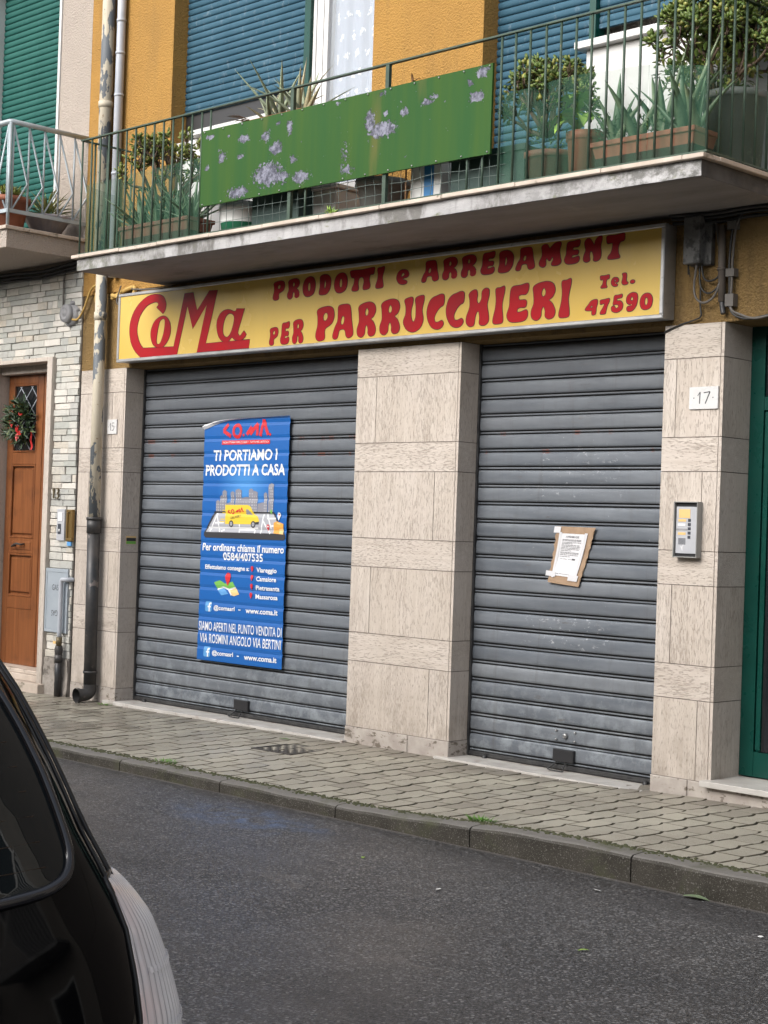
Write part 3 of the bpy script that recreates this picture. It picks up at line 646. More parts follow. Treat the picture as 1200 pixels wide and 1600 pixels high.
# marble door surround and double door
ds = MB(); ds.box(-3.830, -3.753, -.045, .30, -.02, 2.888); ds.box(-4.905, -4.825, -.045, .30, -.02, 2.888); ds.box(-4.824, -3.831, -.045, .30, 2.852, 2.888); ds.box(-4.824, -3.831, .12, .30, 2.785, 2.851)
dso = ds.build('door_surround', 'travertine_vertical', sb); bevel(dso, .004)
stp = MB(); stp.box(-4.824, -3.831, .0, .30, .118, .152); stp.box(-4.824, -3.831, -.02, .30, .06, .117); stp.box(-4.95, -3.72, -.10, .30, -.03, .058); bevel(stp.build('doorstep', 'coping_stone', sb), .005)
dr = MB(); yd = .2
dr.box(-4.823, -3.832, yd+.022, yd+.06, .153, 2.784)
def leaf_door(xa, xb, pa_, pb):
    for a, b, z0, z1 in ((xa, pa_, .153, 2.784), (pb, xb, .153, 2.784), (pa_, pb, 2.70, 2.784), (pa_, pb, 1.97, 2.08), (pa_, pb, 1.16, 1.30), (pa_, pb, .66, .77)):
        dr.box(a+.0008, b-.0008, yd, yd+.021, z0+.0008, z1-.0008, 0, .003)
    for z0, z1 in ((1.30, 1.97), (.77, 1.16)):
        dr.box(pa_+.035, pb-.035, yd+.004, yd+.021, z0+.04, z1-.04, 0, .008)
        dr.box(pa_+.001, pa_+.018, yd-.004, yd+.02, z0+.001, z1-.001, 0, .004); dr.box(pb-.018, pb-.001, yd-.004, yd+.02, z0+.001, z1-.001, 0, .004)
        dr.box(pa_+.0185, pb-.0185, yd-.004, yd+.02, z0+.001, z0+.018, 0, .004); dr.box(pa_+.0185, pb-.0185, yd-.004, yd+.02, z1-.018, z1-.001, 0, .004)
    m_ = (pa_+pb)/2; dr.box(pa_+.001, m_-.001, yd+.003, yd+.021, .155, .659); dr.box(m_+.001, pb-.001, yd+.003, yd+.021, .155, .659)
    for a, b, z0, z1 in ((pa_, pa_+.016, 2.081, 2.699), (pb-.016, pb, 2.081, 2.699), (pa_+.016, pb-.016, 2.081, 2.097), (pa_+.016, pb-.016, 2.683, 2.699)): dr.box(a+.001, b-.001, yd-.005, yd+.02, z0, z1, 0, .004)
leaf_door(-4.815, -4.245, -4.725, -4.335); leaf_door(-4.238, -3.835, -4.16, -3.91)
do = dr.build('wooden_door', 'varnished_wood', sb)
MB().box(-4.708, -4.352, yd+.012, yd+.0215, 2.098, 2.682).box(-4.143, -3.927, yd+.012, yd+.0215, 2.098, 2.682).build('pane', 'dark_glass', do)
gr_ = MB()
for i in range(4):
    for s_ in (1, -1):
        za = 2.10+.19*i-.1; zb = za+.38
        xa, xb = (-4.708, -4.352) if s_ > 0 else (-4.352, -4.708)
        t0 = max(0, (2.1-za)/(zb-za)); t1 = min(1, (2.68-za)/(zb-za))
        if t1 > t0: gr_.tube([(xa+(xb-xa)*t0, yd+.008, za+(zb-za)*t0), (xa+(xb-xa)*t1, yd+.008, za+(zb-za)*t1)], .004, 5)
gr_.build('lattice', 'grey_pipe', do)
hd = MB(); hd.box(-4.68, -4.36, yd-.008, yd-.0005, 1.19, 1.275, 0, .01); hd.build('letter_flap', 'varnished_wood', do)
hd = MB(); hd.tube(spline([(-4.60, yd-.01, 1.235), (-4.60, yd-.05, 1.225), (-4.52, yd-.055, 1.25), (-4.46, yd-.05, 1.245), (-4.46, yd-.01, 1.25)], 5), .009, 8); hd.build('door_handle', 'black_metal', do)
# its balcony: slab end seen under the railing
ls = MB(); ls.box(-9, -3.40, -.76, 0, 3.70, 3.845, 0); lo = ls.build('balcony_slab', 'pale_plaster', sb)
lcp = MB(); lcp.box(-9, -3.38, -.785, -.001, 3.847, 3.877); bevel(lcp.build('coping', 'coping_stone', lo), .004, 1)
# ------------------------------------------------------------------ shop sign
sg = thing('shop_sign', 'long yellow illuminated sign box with red hand drawn lettering above the grey shutters', 'shop sign', (-.04, -.06, 2.78))
SX0, SX1, SZ0, SZ1, SY = -2.722, 2.650, 2.779, 3.337, -.105
c_ = MB(); c_.box(SX0+.003, SX1-.003, SY+.006, .010, SZ0+.003, SZ1-.003)
fo_ = bevel(c_.build('casing', 'aluminium', sg), .003)
fr = MB(); t_ = .026
for a, b, e, h in ((SX0, SX1, SZ0, SZ0+t_), (SX0, SX1, SZ1-t_, SZ1), (SX0, SX0+t_, SZ0+t_, SZ1-t_), (SX1-t_, SX1, SZ0+t_, SZ1-t_)): fr.box(a, b, SY-.010, SY+.03, e+.0003, h-.0003, 0, .005)
fr.build('frame', 'aluminium', sg)
fc = MB()
for a, b in ((SX0+t_, -1.42), (-1.42, .485), (.485, SX1-t_)): fc.box(a+.0008, b-.0008, SY-.002, SY+.004, SZ0+t_, SZ1-t_)
fc.build('face_panel', 'sign_yellow', sg)
# groovy letter outlines in a 0..100 box
GL = {
'P': ([(6,90),(30,98),(70,100),(93,92),(100,72),(92,52),(72,42),(56,36),(50,26),(52,10),(44,2),(20,0),(4,8),(2,22),(10,45),(10,70)], [(50,82),(62,80),(65,68),(55,58),(43,60),(40,72)]),
'R': ([(8,88),(28,97),(65,100),(90,92),(98,74),(88,58),(74,50),(88,40),(100,20),(94,4),(74,0),(60,8),(60,22),(52,34),(44,24),(42,8),(26,-1),(6,6),(2,24),(12,45),(10,70)], [(50,84),(60,76),(58,64),(48,60),(42,70)]),
'O': ([(50,100),(80,94),(97,74),(100,45),(88,14),(55,0),(22,4),(3,26),(1,58),(18,88)], [(52,72),(60,64),(62,42),(54,26),(44,30),(40,48),(44,66)]),
'0': ([(50,100),(80,94),(98,72),(100,45),(86,12),(50,0),(18,8),(2,34),(3,64),(20,90)], [(52,76),(63,66),(64,42),(52,24),(40,32),(37,52),(42,70)]),
'D': ([(10,92),(36,100),(70,97),(95,80),(100,55),(92,25),(68,4),(30,0),(6,5),(2,18),(9,40),(9,68)], [(50,72),(60,58),(58,42),(48,28),(44,45)]),
'TT': ([(0,82),(3,97),(50,96),(97,100),(100,86),(97,70),(84,68),(80,45),(84,18),(78,4),(58,2),(54,14),(58,38),(54,58),(44,62),(36,54),(34,32),(36,8),(28,0),(10,2),(8,14),(16,36),(17,60),(6,66)],),
'T': ([(0,82),(4,96),(50,96),(94,100),(100,88),(97,72),(76,66),(66,45),(68,20),(76,6),(68,0),(16,0),(10,10),(26,26),(34,50),(32,66),(6,66)],),
'I': ([(20,94),(60,97),(96,100),(99,86),(84,62),(80,44),(90,16),(86,3),(50,0),(8,2),(2,14),(20,40),(26,66)],),
'e': ([(48,100),(84,92),(100,66),(90,48),(62,42),(50,34),(72,26),(86,16),(80,4),(52,0),(20,12),(2,44),(8,74),(24,92)], [(58,78),(66,68),(58,56),(42,52),(40,64),(48,76)]),
'E': ([(22,94),(60,97),(96,100),(99,84),(88,72),(66,72),(54,68),(58,58),(84,57),(92,50),(86,38),(62,38),(50,34),(50,26),(66,26),(92,30),(98,16),(84,3),(45,0),(14,4),(1,20),(12,44),(14,72)],),
'A': ([(26,96),(55,100),(80,96),(88,75),(92,50),(100,18),(96,6),(78,1),(66,8),(60,24),(48,28),(32,24),(24,4),(8,1),(0,10),(10,34),(22,52),(24,76)], [(46,66),(56,62),(54,46),(44,40),(38,50)]),
'U': ([(6,92),(28,98),(44,97),(46,84),(38,60),(40,40),(50,28),(60,42),(60,72),(56,90),(66,98),(94,100),(98,88),(90,60),(96,32),(82,10),(52,0),(20,8),(2,30),(12,52),(12,74)],),
'C': ([(55,96),(80,100),(97,96),(99,80),(94,68),(80,64),(62,54),(46,36),(50,22),(66,20),(88,24),(98,14),(84,3),(60,0),(30,8),(8,30),(2,55),(14,80),(34,92)],),
'H': ([(10,88),(24,97),(42,98),(48,86),(46,70),(54,60),(66,72),(68,92),(82,100),(98,96),(99,80),(92,55),(100,25),(98,8),(80,0),(60,5),(60,22),(56,38),(48,38),(40,24),(36,4),(18,0),(2,10),(2,28),(14,52),(14,72)],),
'M': ([(10,88),(22,97),(36,94),(46,78),(58,88),(72,98),(92,100),(98,90),(92,66),(96,36),(100,14),(86,2),(64,2),(56,10),(64,28),(60,40),(50,26),(42,28),(34,38),(30,26),(30,8),(20,0),(4,6),(0,22),(12,48),(12,70)],),
'N': ([(6,82),(18,95),(34,94),(48,78),(58,66),(64,84),(78,97),(96,100),(98,86),(92,60),(96,32),(92,10),(74,0),(56,4),(56,20),(48,40),(38,42),(34,26),(36,6),(18,0),(2,8),(2,26),(12,48),(8,66)],),
'l': ([(12,96),(40,100),(70,96),(76,70),(72,40),(80,22),(98,16),(92,4),(60,-1),(26,3),(8,22),(18,50),(22,78)],),
'.': ([(50,100),(86,86),(100,50),(86,14),(50,0),(14,14),(0,50),(14,86)],),
'4': ([(46,92),(72,100),(94,97),(96,72),(88,46),(86,18),(80,2),(58,0),(54,14),(54,28),(22,30),(2,36),(6,48),(26,70)], [(56,62),(60,52),(50,46),(40,52),(48,60)]),
'7': ([(4,92),(50,96),(96,100),(98,80),(78,52),(66,20),(58,1),(10,0),(8,14),(30,36),(48,62),(40,70),(6,66),(2,78)],),
'5': ([(26,94),(60,97),(90,100),(90,84),(70,80),(50,78),(48,66),(80,62),(99,42),(90,14),(50,0),(10,8),(0,28),(10,36),(28,34),(40,22),(60,28),(62,40),(44,46),(16,46),(20,70)],),
'9': ([(60,100),(92,92),(100,66),(90,30),(60,4),(24,0),(8,10),(12,24),(36,28),(54,36),(26,38),(4,52),(6,78),(28,94)], [(54,78),(64,68),(58,58),(44,56),(38,66),(44,76)]),
}
LETTERS = [('P',-.814,-.677,3.139,3.283),('R',-.656,-.514,3.137,3.287),('O',-.488,-.348,3.139,3.287),('D',-.318,-.186,3.139,3.289),('O',-.159,-.019,3.14,3.286),('TT',.003,.248,3.14,3.296),('I',.255,.345,3.141,3.293),('e',.454,.58,3.148,3.256),('P',-.837,-.733,2.811,2.946),('E',-.715,-.61,2.811,2.978),('R',-.586,-.46,2.81,2.988),('P',-.338,-.141,2.813,3.06),('A',-.159,.055,2.815,3.063),('R',.083,.278,2.816,3.06),('R',.306,.508,2.819,3.063),('U',.529,.734,2.819,3.066),('C',.747,.915,2.824,3.062),('C',.921,1.091,2.825,3.066),('H',1.103,1.305,2.823,3.069),('I',1.332,1.435,2.825,3.07),('E',1.448,1.633,2.826,3.072),('A',.691,.853,3.145,3.292),('R',.878,1.021,3.147,3.297),('R',1.044,1.186,3.148,3.297),('E',1.215,1.343,3.15,3.3),('D',1.363,1.499,3.149,3.296),('A',1.511,1.673,3.15,3.299),('R',1.646,1.849,2.829,3.071),('I',1.87,1.969,2.829,3.073),('M',1.702,1.884,3.155,3.307),('E',1.9,2.028,3.155,3.305),('N',2.047,2.196,3.155,3.311),('T',2.221,2.362,3.157,3.311),('T',2.182,2.258,2.988,3.071),('e',2.264,2.328,2.99,3.051),('l',2.339,2.397,2.995,3.071),('.',2.405,2.445,2.998,3.025),('4',2.074,2.178,2.831,2.929),('7',2.186,2.264,2.831,2.928),('5',2.271,2.364,2.833,2.946),('9',2.379,2.47,2.833,2.95),('0',2.48,2.576,2.835,2.938)]
def grown(loop, d):
    """outline moved outwards by d along its normals"""
    n = len(loop); ar = sum(loop[i][0]*loop[(i+1) % n][1]-loop[(i+1) % n][0]*loop[i][1] for i in range(n)); sgn = 1 if ar > 0 else -1; out = []
    for i in range(n):
        a, b = loop[i-1], loop[(i+1) % n]; tx, tz = b[0]-a[0], b[1]-a[1]; q = math.hypot(tx, tz) or 1
        out.append((loop[i][0]+sgn*tz/q*d, loop[i][1]-sgn*tx/q*d))
    return out
def sign_shape(mb, loops, w_):
    vs, fs = flat_curve([grown(loops[0], w_)]+[grown(h, -w_) for h in loops[1:]]); put2d(mb, vs, fs, SY-.0032, 1)
    vs, fs = flat_curve(loops); put2d(mb, vs, fs, SY-.0042, 0)
let = MB()
for ch, x0, x1, z0, z1 in LETTERS:
    sign_shape(let, [spline([(x0+.004+(x1-x0-.008)*a/100, z0+.004+(z1-z0-.008)*b/100) for a, b in lp], 4, True) for lp in GL[ch]], .0045)
let.build('lettering', ['sign_red', 'sign_outline'], sg)
LOGO = [(-2.123,3.139),(-2.094,3.171),(-2.09,3.222),(-2.131,3.276),(-2.224,3.299),(-2.339,3.287),(-2.46,3.226),(-2.534,3.141),(-2.56,3.047),(-2.538,2.942),(-2.478,2.862),(-2.396,2.806),(-1.928,2.805),(-1.817,3.179),(-1.741,2.994),(-1.574,3.17),(-1.68,2.808),(-1.063,2.809),(-1.052,2.871),(-1.574,2.87),(-1.452,3.273),(-1.551,3.273),(-1.693,3.133),(-1.749,3.276),(-1.855,3.277),(-1.972,2.868),(-2.361,2.87),(-2.419,2.925),(-2.455,3.003),(-2.455,3.069),(-2.416,3.152),(-2.334,3.216),(-2.243,3.238),(-2.197,3.232),(-2.188,3.21),(-2.21,3.195)]
LO = [[(-2.114,3.119),(-2.044,3.08),(-2.018,3.013),(-2.036,2.94),(-2.093,2.884),(-2.16,2.869),(-2.239,2.901),(-2.274,2.973),(-2.262,3.038),(-2.212,3.095)], [(-2.121,3.099),(-2.094,3.078),(-2.104,2.991),(-2.14,2.914),(-2.174,2.897),(-2.197,2.917),(-2.19,2.987),(-2.165,3.074)]]
LA = [[(-1.221,3.111),(-1.126,3.108),(-1.186,2.961),(-1.195,2.926),(-1.169,2.902),(-1.124,2.941),(-1.095,2.911),(-1.134,2.878),(-1.188,2.873),(-1.236,2.884),(-1.265,2.899),(-1.305,2.872),(-1.36,2.872),(-1.418,2.913),(-1.447,2.986),(-1.44,3.048),(-1.393,3.099),(-1.318,3.113),(-1.248,3.093),(-1.227,3.096)], [(-1.281,3.082),(-1.243,3.053),(-1.255,2.983),(-1.287,2.923),(-1.327,2.903),(-1.366,2.928),(-1.373,2.981),(-1.355,3.043),(-1.323,3.076)]]
lg = MB(); big = spline(LOGO[0:12], 5)[:-1]+LOGO[11:26]+spline(LOGO[26:36], 5)[1:]
sign_shape(lg, [big], .0048); sign_shape(lg, [spline(l, 4, True) for l in LO], .0048)
sign_shape(lg, [LA[0][0:3]+spline(LA[0][2:5], 3)[1:-1]+LA[0][4:7]+spline(LA[0][6:19], 3)[1:]+[LA[0][19]], spline(LA[1], 4, True)], .0048)
lg.build('logo_lettering', ['sign_red', 'sign_outline'], sg)

# ------------------------------------------------------------------ poster on the left shutter
po_ = thing('poster', 'tall blue delivery poster with a yellow van taped on the left shutter', 'poster', (-1.39, .17, .42))
pm = MAT['poster_blue']; mm = M.__new__(M); mm.m = pm; mm.t = pm.node_tree; mm.b = pm.node_tree.nodes['Principled BSDF']
dv = mm.N('ShaderNodeVectorMath', operation='DISTANCE'); mm.L(mm.co(), dv.inputs[0]); dv.inputs[1].default_value = (.02, 0, 1.36)
pc = mm.mix(mm.mr(dv.outputs['Value'], .34, .05, 0, .8), (.010, .105, .37), (.07, .27, .62)); mm.base(pc)
zj = [.164+.1167*i for i in range(2, 20)]
folds = sorted([a for q in zj for a in (q-.012, q+.010, q+.034)])
def fold_y(x, z):
    d = min(((z-q), q) for q in zj if z >= q-.035)[0] if any(z >= q-.035 for q in zj) else 0.
    w_ = .0055*math.exp(-((d-.01)/.012)**2) if abs(d) < .06 else 0
    return .1655+w_+.0016*math.sin(x*9+z*7)
pmats = ['poster_blue', 'ink_white', 'ink_red', 'ink_grey', 'ink_pale', 'ink_yellow', 'ink_dark', 'ink_orange', 'ink_green', 'ink_lightblue', 'ink_tan']
def poster_part(name, mb, mats, lift, parent):
    b = bmesh.new(); vs = [b.verts.new((x, y, z)) for x, y, z in mb.v]
    for f, mi in zip(mb.f, mb.mi):
        try: q = b.faces.new([vs[i] for i in f]); q.material_index = mi
        except ValueError: pass
    for z in folds+[q+.06 for q in zj]:
        bmesh.ops.bisect_plane(b, geom=b.verts[:]+b.edges[:]+b.faces[:], plane_co=(0, 0, z), plane_no=(0, 0, 1))
    for i_ in range(17): bmesh.ops.bisect_plane(b, geom=b.verts[:]+b.edges[:]+b.faces[:], plane_co=(-1.88+.06*i_, 0, 0), plane_no=(1, 0, 0))
    off = po_.location
    for v in b.verts: v.co = Vector((v.co.x, fold_y(v.co.x, v.co.z)-lift+v.co.y, v.co.z))-off
    b.normal_update()
    me = bpy.data.meshes.new(name); b.to_mesh(me); b.free()
    for m_ in mats: me.materials.append(MAT[m_])
    o = bpy.data.objects.new(name, me); COL.objects.link(o); o.parent = parent; return o
sh = MB(); xs_ = [-1.889, -1.83, -1.77, -1.68, -1.58, -1.45, -1.3, -1.1, -.883]; zt = [2.236, 2.248, 2.268, 2.288, 2.301, 2.308, 2.313, 2.317, 2.320]
for i in range(8):
    a, b = xs_[i], xs_[i+1]; bl = -1.883+.006*(a+1.889); e = lambda x: .420+.003*(x+1.3)
    sh.add([(a, 0, e(a)), (b, 0, e(b)), (b, 0, zt[i+1]), (a, 0, zt[i])], [(0, 1, 2, 3)])
poster_part('sheet', sh, pmats, 0, po_)
fl = MB()
zc_ = [2.274, 2.281, 2.294, 2.305, 2.310, 2.3105, 2.3145, 2.318, 2.3203]
fl.add([p for x, a, c in zip(xs_, zt, zc_) for p in ((x, -.004, a-.002), (x-.006, -.022, (a+c)/2), (x, -.006, c))], [f for i in range(8) for f in ((3*i, 3*i+3, 3*i+4, 3*i+1), (3*i+1, 3*i+4, 3*i+5, 3*i+2))], 1)
poster_part('curled_edge', fl, pmats, .0, po_)
tx = MB()
def ptxt(t, x0, x1, zc, h, k=1, bold=.02, tilt=.0, shear=0.): text_on(tx, t, x0, x1, zc-h/2, zc+h/2, 0, k, bold, tilt, shear)
for a in (('TI PORTIAMO I', -1.766, -1.011, 2.029, .086), ('PRODOTTI A CASA', -1.858, -.914, 1.914, .088), ('Per ordinare chiama il numero', -1.861, -.900, 1.312, .058), ('0584/407535', -1.608, -1.135, 1.244, .062), ('Effettuiamo consegne a:', -1.82, -1.29, 1.150, .046)): ptxt(*a, tilt=.006, bold=.025)
for a in (('Viareggio', -1.204, -.971, 1.148, .048), ('Camaiore', -1.204, -.974, 1.086, .037), ('Pietrasanta', -1.206, -.932, 1.018, .037), ('Massarosa', -1.206, -.949, .951, .036), ('@comasrl', -1.70, -1.445, .835, .046), ('www.coma.it', -1.316, -.944, .838, .040), ('@comasrl', -1.703, -1.447, .482, .046), ('www.coma.it', -1.314, -.94, .482, .040)): ptxt(*a, tilt=.01, bold=.025)
for a in (('SIAMO APERTI NEL PUNTO VENDITA DI', -1.877, -.893, .691, .072), ('VIA ROSMINI ANGOLO VIA BERTINI', -1.859, -.899, .597, .072)): ptxt(*a, tilt=.009, bold=.008)
for z in (.836, .481): ptxt('-', -1.40, -1.375, z, .008, bold=.01)
poster_part('lettering', tx, pmats, .0020, po_)
ic = MB()
_pc = [0]
def pol(pts, k, lv=1):
    _pc[0] = (_pc[0]+1) % 25; ic.add([(x, -.0004*lv-.000014*_pc[0], z) for x, z in pts], [tuple(range(len(pts)))], k)
def ring(cx, cz, r0, r1, k, lv=1, n=16, sx=1):
    ic.add([(cx+r*math.cos(2*math.pi*i/n)*sx, -.0004*lv, cz+r*math.sin(2*math.pi*i/n)) for i in range(n) for r in (r0, r1)], [(2*i, 2*i+1, (2*i+3) % (2*n), (2*i+2) % (2*n)) for i in range(n)], k)
def disc(cx, cz, r, k, lv=1): pol([(cx+r*math.cos(2*math.pi*i/14), cz+r*math.sin(2*math.pi*i/14)) for i in range(14)], k, lv)
def bar(a, b, w_, k, lv=2):
    d = Vector((b[0]-a[0], b[1]-a[1])).normalized()*w_/2; pol([(a[0]+d.y, a[1]-d.x), (b[0]+d.y, b[1]-d.x), (b[0]-d.y, b[1]+d.x), (a[0]-d.y, a[1]+d.x)], k, lv)
def coma(x0, x1, z0, z1, k, lv, grow=0., tilt=0.):
    """angular wordmark: chevron C, ring O, zigzag M and pointed A, traced once and scaled"""
    fx = lambda x: x0+(x+1.668)/.556*(x1-x0); fz = lambda x, z: z0+(z-2.161)/.145*(z1-z0)+tilt*(x+1.668)/.556
    for ln in ([(-1.60, 2.270), (-1.655, 2.220), (-1.565, 2.176)], [(-1.375, 2.187), (-1.318, 2.245), (-1.335, 2.187), (-1.248, 2.268), (-1.252, 2.178)], [(-1.215, 2.172), (-1.180, 2.298), (-1.158, 2.245), (-1.125, 2.180)]):
        for a, b in zip(ln, ln[1:]): bar((fx(a[0]), fz(*a)), (fx(b[0]), fz(*b)), .030*(x1-x0)/.556+grow, k, lv)
    ring(fx(-1.49), fz(-1.49, 2.216), .032*(x1-x0)/.556-grow/2, .060*(x1-x0)/.556+grow/2, k, lv)
    for q in (-1.413, -1.103): disc(fx(q), fz(q, 2.183), .011*(x1-x0)/.556+grow/2, k, lv)
coma(-1.668, -1.108, 2.161, 2.306, 2, 1, .0); 
pol([(-1.669, 2.112), (-1.098, 2.112), (-1.098, 2.144), (-1.669, 2.144)], 2)
# skyline
for a, b, t in ((-1.715, -1.673, 1.675), (-1.67, -1.629, 1.712), (-1.639, -1.585, 1.753), (-1.539, -1.492, 1.745), (-1.599, -1.487, 1.657), (-1.481, -1.41, 1.764), (-1.411, -1.294, 1.702), (-1.324, -1.272, 1.767), (-1.287, -1.222, 1.749), (-1.218, -1.105, 1.662), (-1.148, -1.11, 1.74), (-1.097, -1.037, 1.809)):
    lv = 1+int((b-a)*30) % 3; pol([(a, 1.583), (b, 1.583), (b, t-.006), ((a+b)/2, t+.006), (a, t-.006)], 3, lv)
    nx = max(2, int((b-a)/.019)); nz = int((t-1.60)/.022)
    for i in range(nx):
        for j in range(nz):
            cx, cz = a+(b-a)*(i+.5)/nx, 1.60+.022*j
            pol([(cx-.0055, cz-.006), (cx+.0055, cz-.006), (cx+.0055, cz+.006), (cx-.0055, cz+.006)], 4, lv+.5)
pol([(-1.731, 1.590), (-1.027, 1.595), (-.892, 1.425), (-.888, 1.398), (-.91, 1.386), (-1.83, 1.382), (-1.852, 1.40), (-1.849, 1.422)], 6, 4)
pol([(-1.71, 1.578), (-1.036, 1.583), (-.917, 1.435), (-1.828, 1.426)], 4, 5)
for a, b in (((-1.78, 1.43), (-1.69, 1.575)), ((-1.70, 1.575), (-1.66, 1.43)), ((-1.72, 1.50), (-1.61, 1.505)), ((-1.80, 1.462), (-1.20, 1.47)), ((-1.42, 1.43), (-1.42, 1.50)), ((-1.42, 1.455), (-1.24, 1.457)), ((-1.24, 1.457), (-1.235, 1.43)), ((-1.17, 1.43), (-1.14, 1.58)), ((-1.15, 1.53), (-1.06, 1.432)), ((-1.10, 1.58), (-1.05, 1.47)), ((-1.05, 1.49), (-.98, 1.492)), ((-1.10, 1.545), (-1.0, 1.548)), ((-1.6, 1.45), (-1.64, 1.435))): bar(a, b, .013, 1, 6)
pol([(-1.598, 1.643), (-1.327, 1.645), (-1.296, 1.634), (-1.248, 1.573), (-1.207, 1.558), (-1.191, 1.532), (-1.194, 1.499), (-1.595, 1.494)], 5, 7)
pol([(-1.346, 1.611), (-1.32, 1.611), (-1.268, 1.57), (-1.343, 1.571)], 3, 8); pol([(-1.235, 1.515), (-1.19, 1.519), (-1.194, 1.499), (-1.234, 1.497)], 6, 8)
for x in (-1.52, -1.257): disc(x, 1.497, .027, 6, 8); disc(x, 1.497, .016, 4, 9); disc(x, 1.497, .007, 3, 10)
for z in (1.60, 1.58, 1.53, 1.51): bar((-1.66+(z-1.5)*.3, z), (-1.60, z), .007, 5, 7)
coma(-1.568, -1.375, 1.570, 1.612, 2, 9, tilt=.016)
pol([(-1.023, 1.516), (-.985, 1.527), (-.912, 1.509), (-.912, 1.429), (-1.024, 1.436)], 7, 8); pol([(-.985, 1.518), (-.945, 1.51), (-.945, 1.50), (-.985, 1.508)], 10, 9); pol([(-.96, 1.47), (-.912, 1.475), (-.912, 1.429), (-.958, 1.433)], 10, 9)
def pin(cx, cz, r, k, kk, lv=10):
    pol([(cx-r, cz), (cx-r*.7, cz-r*.8), (cx, cz-r*2.1), (cx+r*.7, cz-r*.8), (cx+r, cz), (cx+r*.7, cz+r*.72), (cx, cz+r), (cx-r*.7, cz+r*.72)], k, lv); disc(cx, cz, r*.42, kk, lv+1)
pin(-.966, 1.575, .021, 1, 2); pin(-1.085, 1.485, .017, 2, 1); pin(-1.055, 1.60, .012, 8, 8)
pol([(-1.705, 1.035), (-1.635, 1.054), (-1.589, 1.001), (-1.659, .982)], 8, 2); pol([(-1.635, 1.054), (-1.56, 1.03), (-1.52, .985), (-1.589, 1.001)], 8, 2); pol([(-1.56, 1.03), (-1.481, 1.05), (-1.442, 1.005), (-1.52, .985)], 8, 2)
pol([(-1.659, .978), (-1.589, .997), (-1.525, .953), (-1.61, .937)], 9, 2); pol([(-1.52, .981), (-1.442, 1.001), (-1.397, .956), (-1.457, .939), (-1.49, .945)], 10, 2)
bar((-1.66, .983), (-1.589, 1.002), .012, 1, 3); bar((-1.589, 1.002), (-1.52, .986), .012, 1, 3); bar((-1.52, .986), (-1.442, 1.006), .012, 1, 3); bar((-1.525, .985), (-1.49, .945), .012, 1, 3)
pin(-1.536, 1.085, .034, 2, 2)
for x, z in ((-1.252, 1.165), (-1.255, 1.098), (-1.254, 1.030), (-1.258, .962)): pin(x, z, .016, 2, 2)
for x, z in ((-1.766, .843), (-1.766, .488)):
    q = .040; r_ = .008
    pol([(x-q, z-q+r_), (x-q+r_, z-q), (x+q-r_, z-q), (x+q, z-q+r_), (x+q, z+q-r_), (x+q-r_, z+q), (x-q+r_, z+q), (x-q, z+q-r_)], 9, 2)
    for p_ in ([(x+.004, z-.04), (x+.018, z-.04), (x+.018, z+.004), (x+.004, z+.004)], [(x-.008, z-.008), (x+.030, z-.008), (x+.030, z+.005), (x-.008, z+.005)], [(x+.004, z+.005), (x+.018, z+.005), (x+.022, z+.018), (x+.032, z+.018), (x+.032, z+.03), (x+.014, z+.03), (x+.005, z+.02)]): pol(p_, 1, 3)
poster_part('artwork', ic, pmats, .0016, po_)
sm = MB(); text_on(sm, 'PRODOTTI PER PARRUCCHIERI  \u2022  TUTTO PER L\'ESTETICA', -1.655, -1.110, 2.121, 2.136, 0, 1, .0)
text_on(sm, 'DELIVERY', -1.526, -1.404, 1.541, 1.560, -.004, 6, .0, .14); poster_part('small_print', sm, pmats, .0024, po_)

# ------------------------------------------------------------------ notice on the right shutter
nt = thing('notice', 'white printed notice on a brown cardboard backing taped to the right shutter', 'notice', (1.80, .185, 1.18))
def npx(a, b): return (1.602+ (a/1200*.0), 0)
# the board leans to the left: corner positions on the shutter plane
def q4(u, v): # u 0..1 left-right, v 0..1 bottom-top
    bl, br, tl, tr = (1.626, 1.195), (1.868, 1.175), (1.688, 1.553), (1.992, 1.550)
    x = (1-v)*((1-u)*bl[0]+u*br[0])+v*((1-u)*tl[0]+u*tr[0]); z = (1-v)*((1-u)*bl[1]+u*br[1])+v*((1-u)*tl[1]+u*tr[1])
    return (x, .182-.004*math.sin(v*7+1)-.003*math.sin(u*5+v*3), z)
cb = MB(); rn = random.Random(8)
cb.grid(lambda u, v: q4(u+(.018*math.sin(v*40)*(1 if u > .5 else -1) if u in (0, 1) else 0), v), 8, 24)
cb.grid(lambda u, v: (lambda p: (p[0], p[1]+.004, p[2]))(q4(1-u, v)), 8, 24)
cbo = cb.build('cardboard', 'cardboard', nt)
pp = MB(); pp.grid(lambda u, v: (lambda p: (p[0], p[1]-.0035-.0012*math.sin(u*14+v*9), p[2]))(q4(.13+.68*u, .14+.74*v)), 10, 16); ppo = pp.build('printed_sheet', 'paper', nt)
tp = MB()
def tape(u0, v0, w_, h_):
    tp.grid(lambda u, v: (lambda p: (p[0], p[1]-.0055, p[2]))(q4(u0+w_*u, v0+h_*v)), 3, 3)
tape(-.05, .885, .17, .11); tape(-.10, .115, .32, .09); tape(.62, .08, .30, .10); tape(.10, .10, .07, .80); tape(.785, .16, .08, .74)
tp.build('tape', 'clear_tape', nt)
pr_ = MB()
def nline(u0, u1, v, h_, k=0):
    n_ = 5; vs = []
    for i in range(n_+1):
        for e in (0, 1):
            uu = .13+.68*(u0+(u1-u0)*i/n_); vv = .14+.74*(v+e*h_); p = q4(uu, vv); vs.append((p[0], p[1]-.0056-.0012*math.sin((u0+(u1-u0)*i/n_)*14+(v+e*h_)*9), p[2]))
    pr_.add(vs, [(2*i, 2*i+2, 2*i+3, 2*i+1) for i in range(n_)], k)
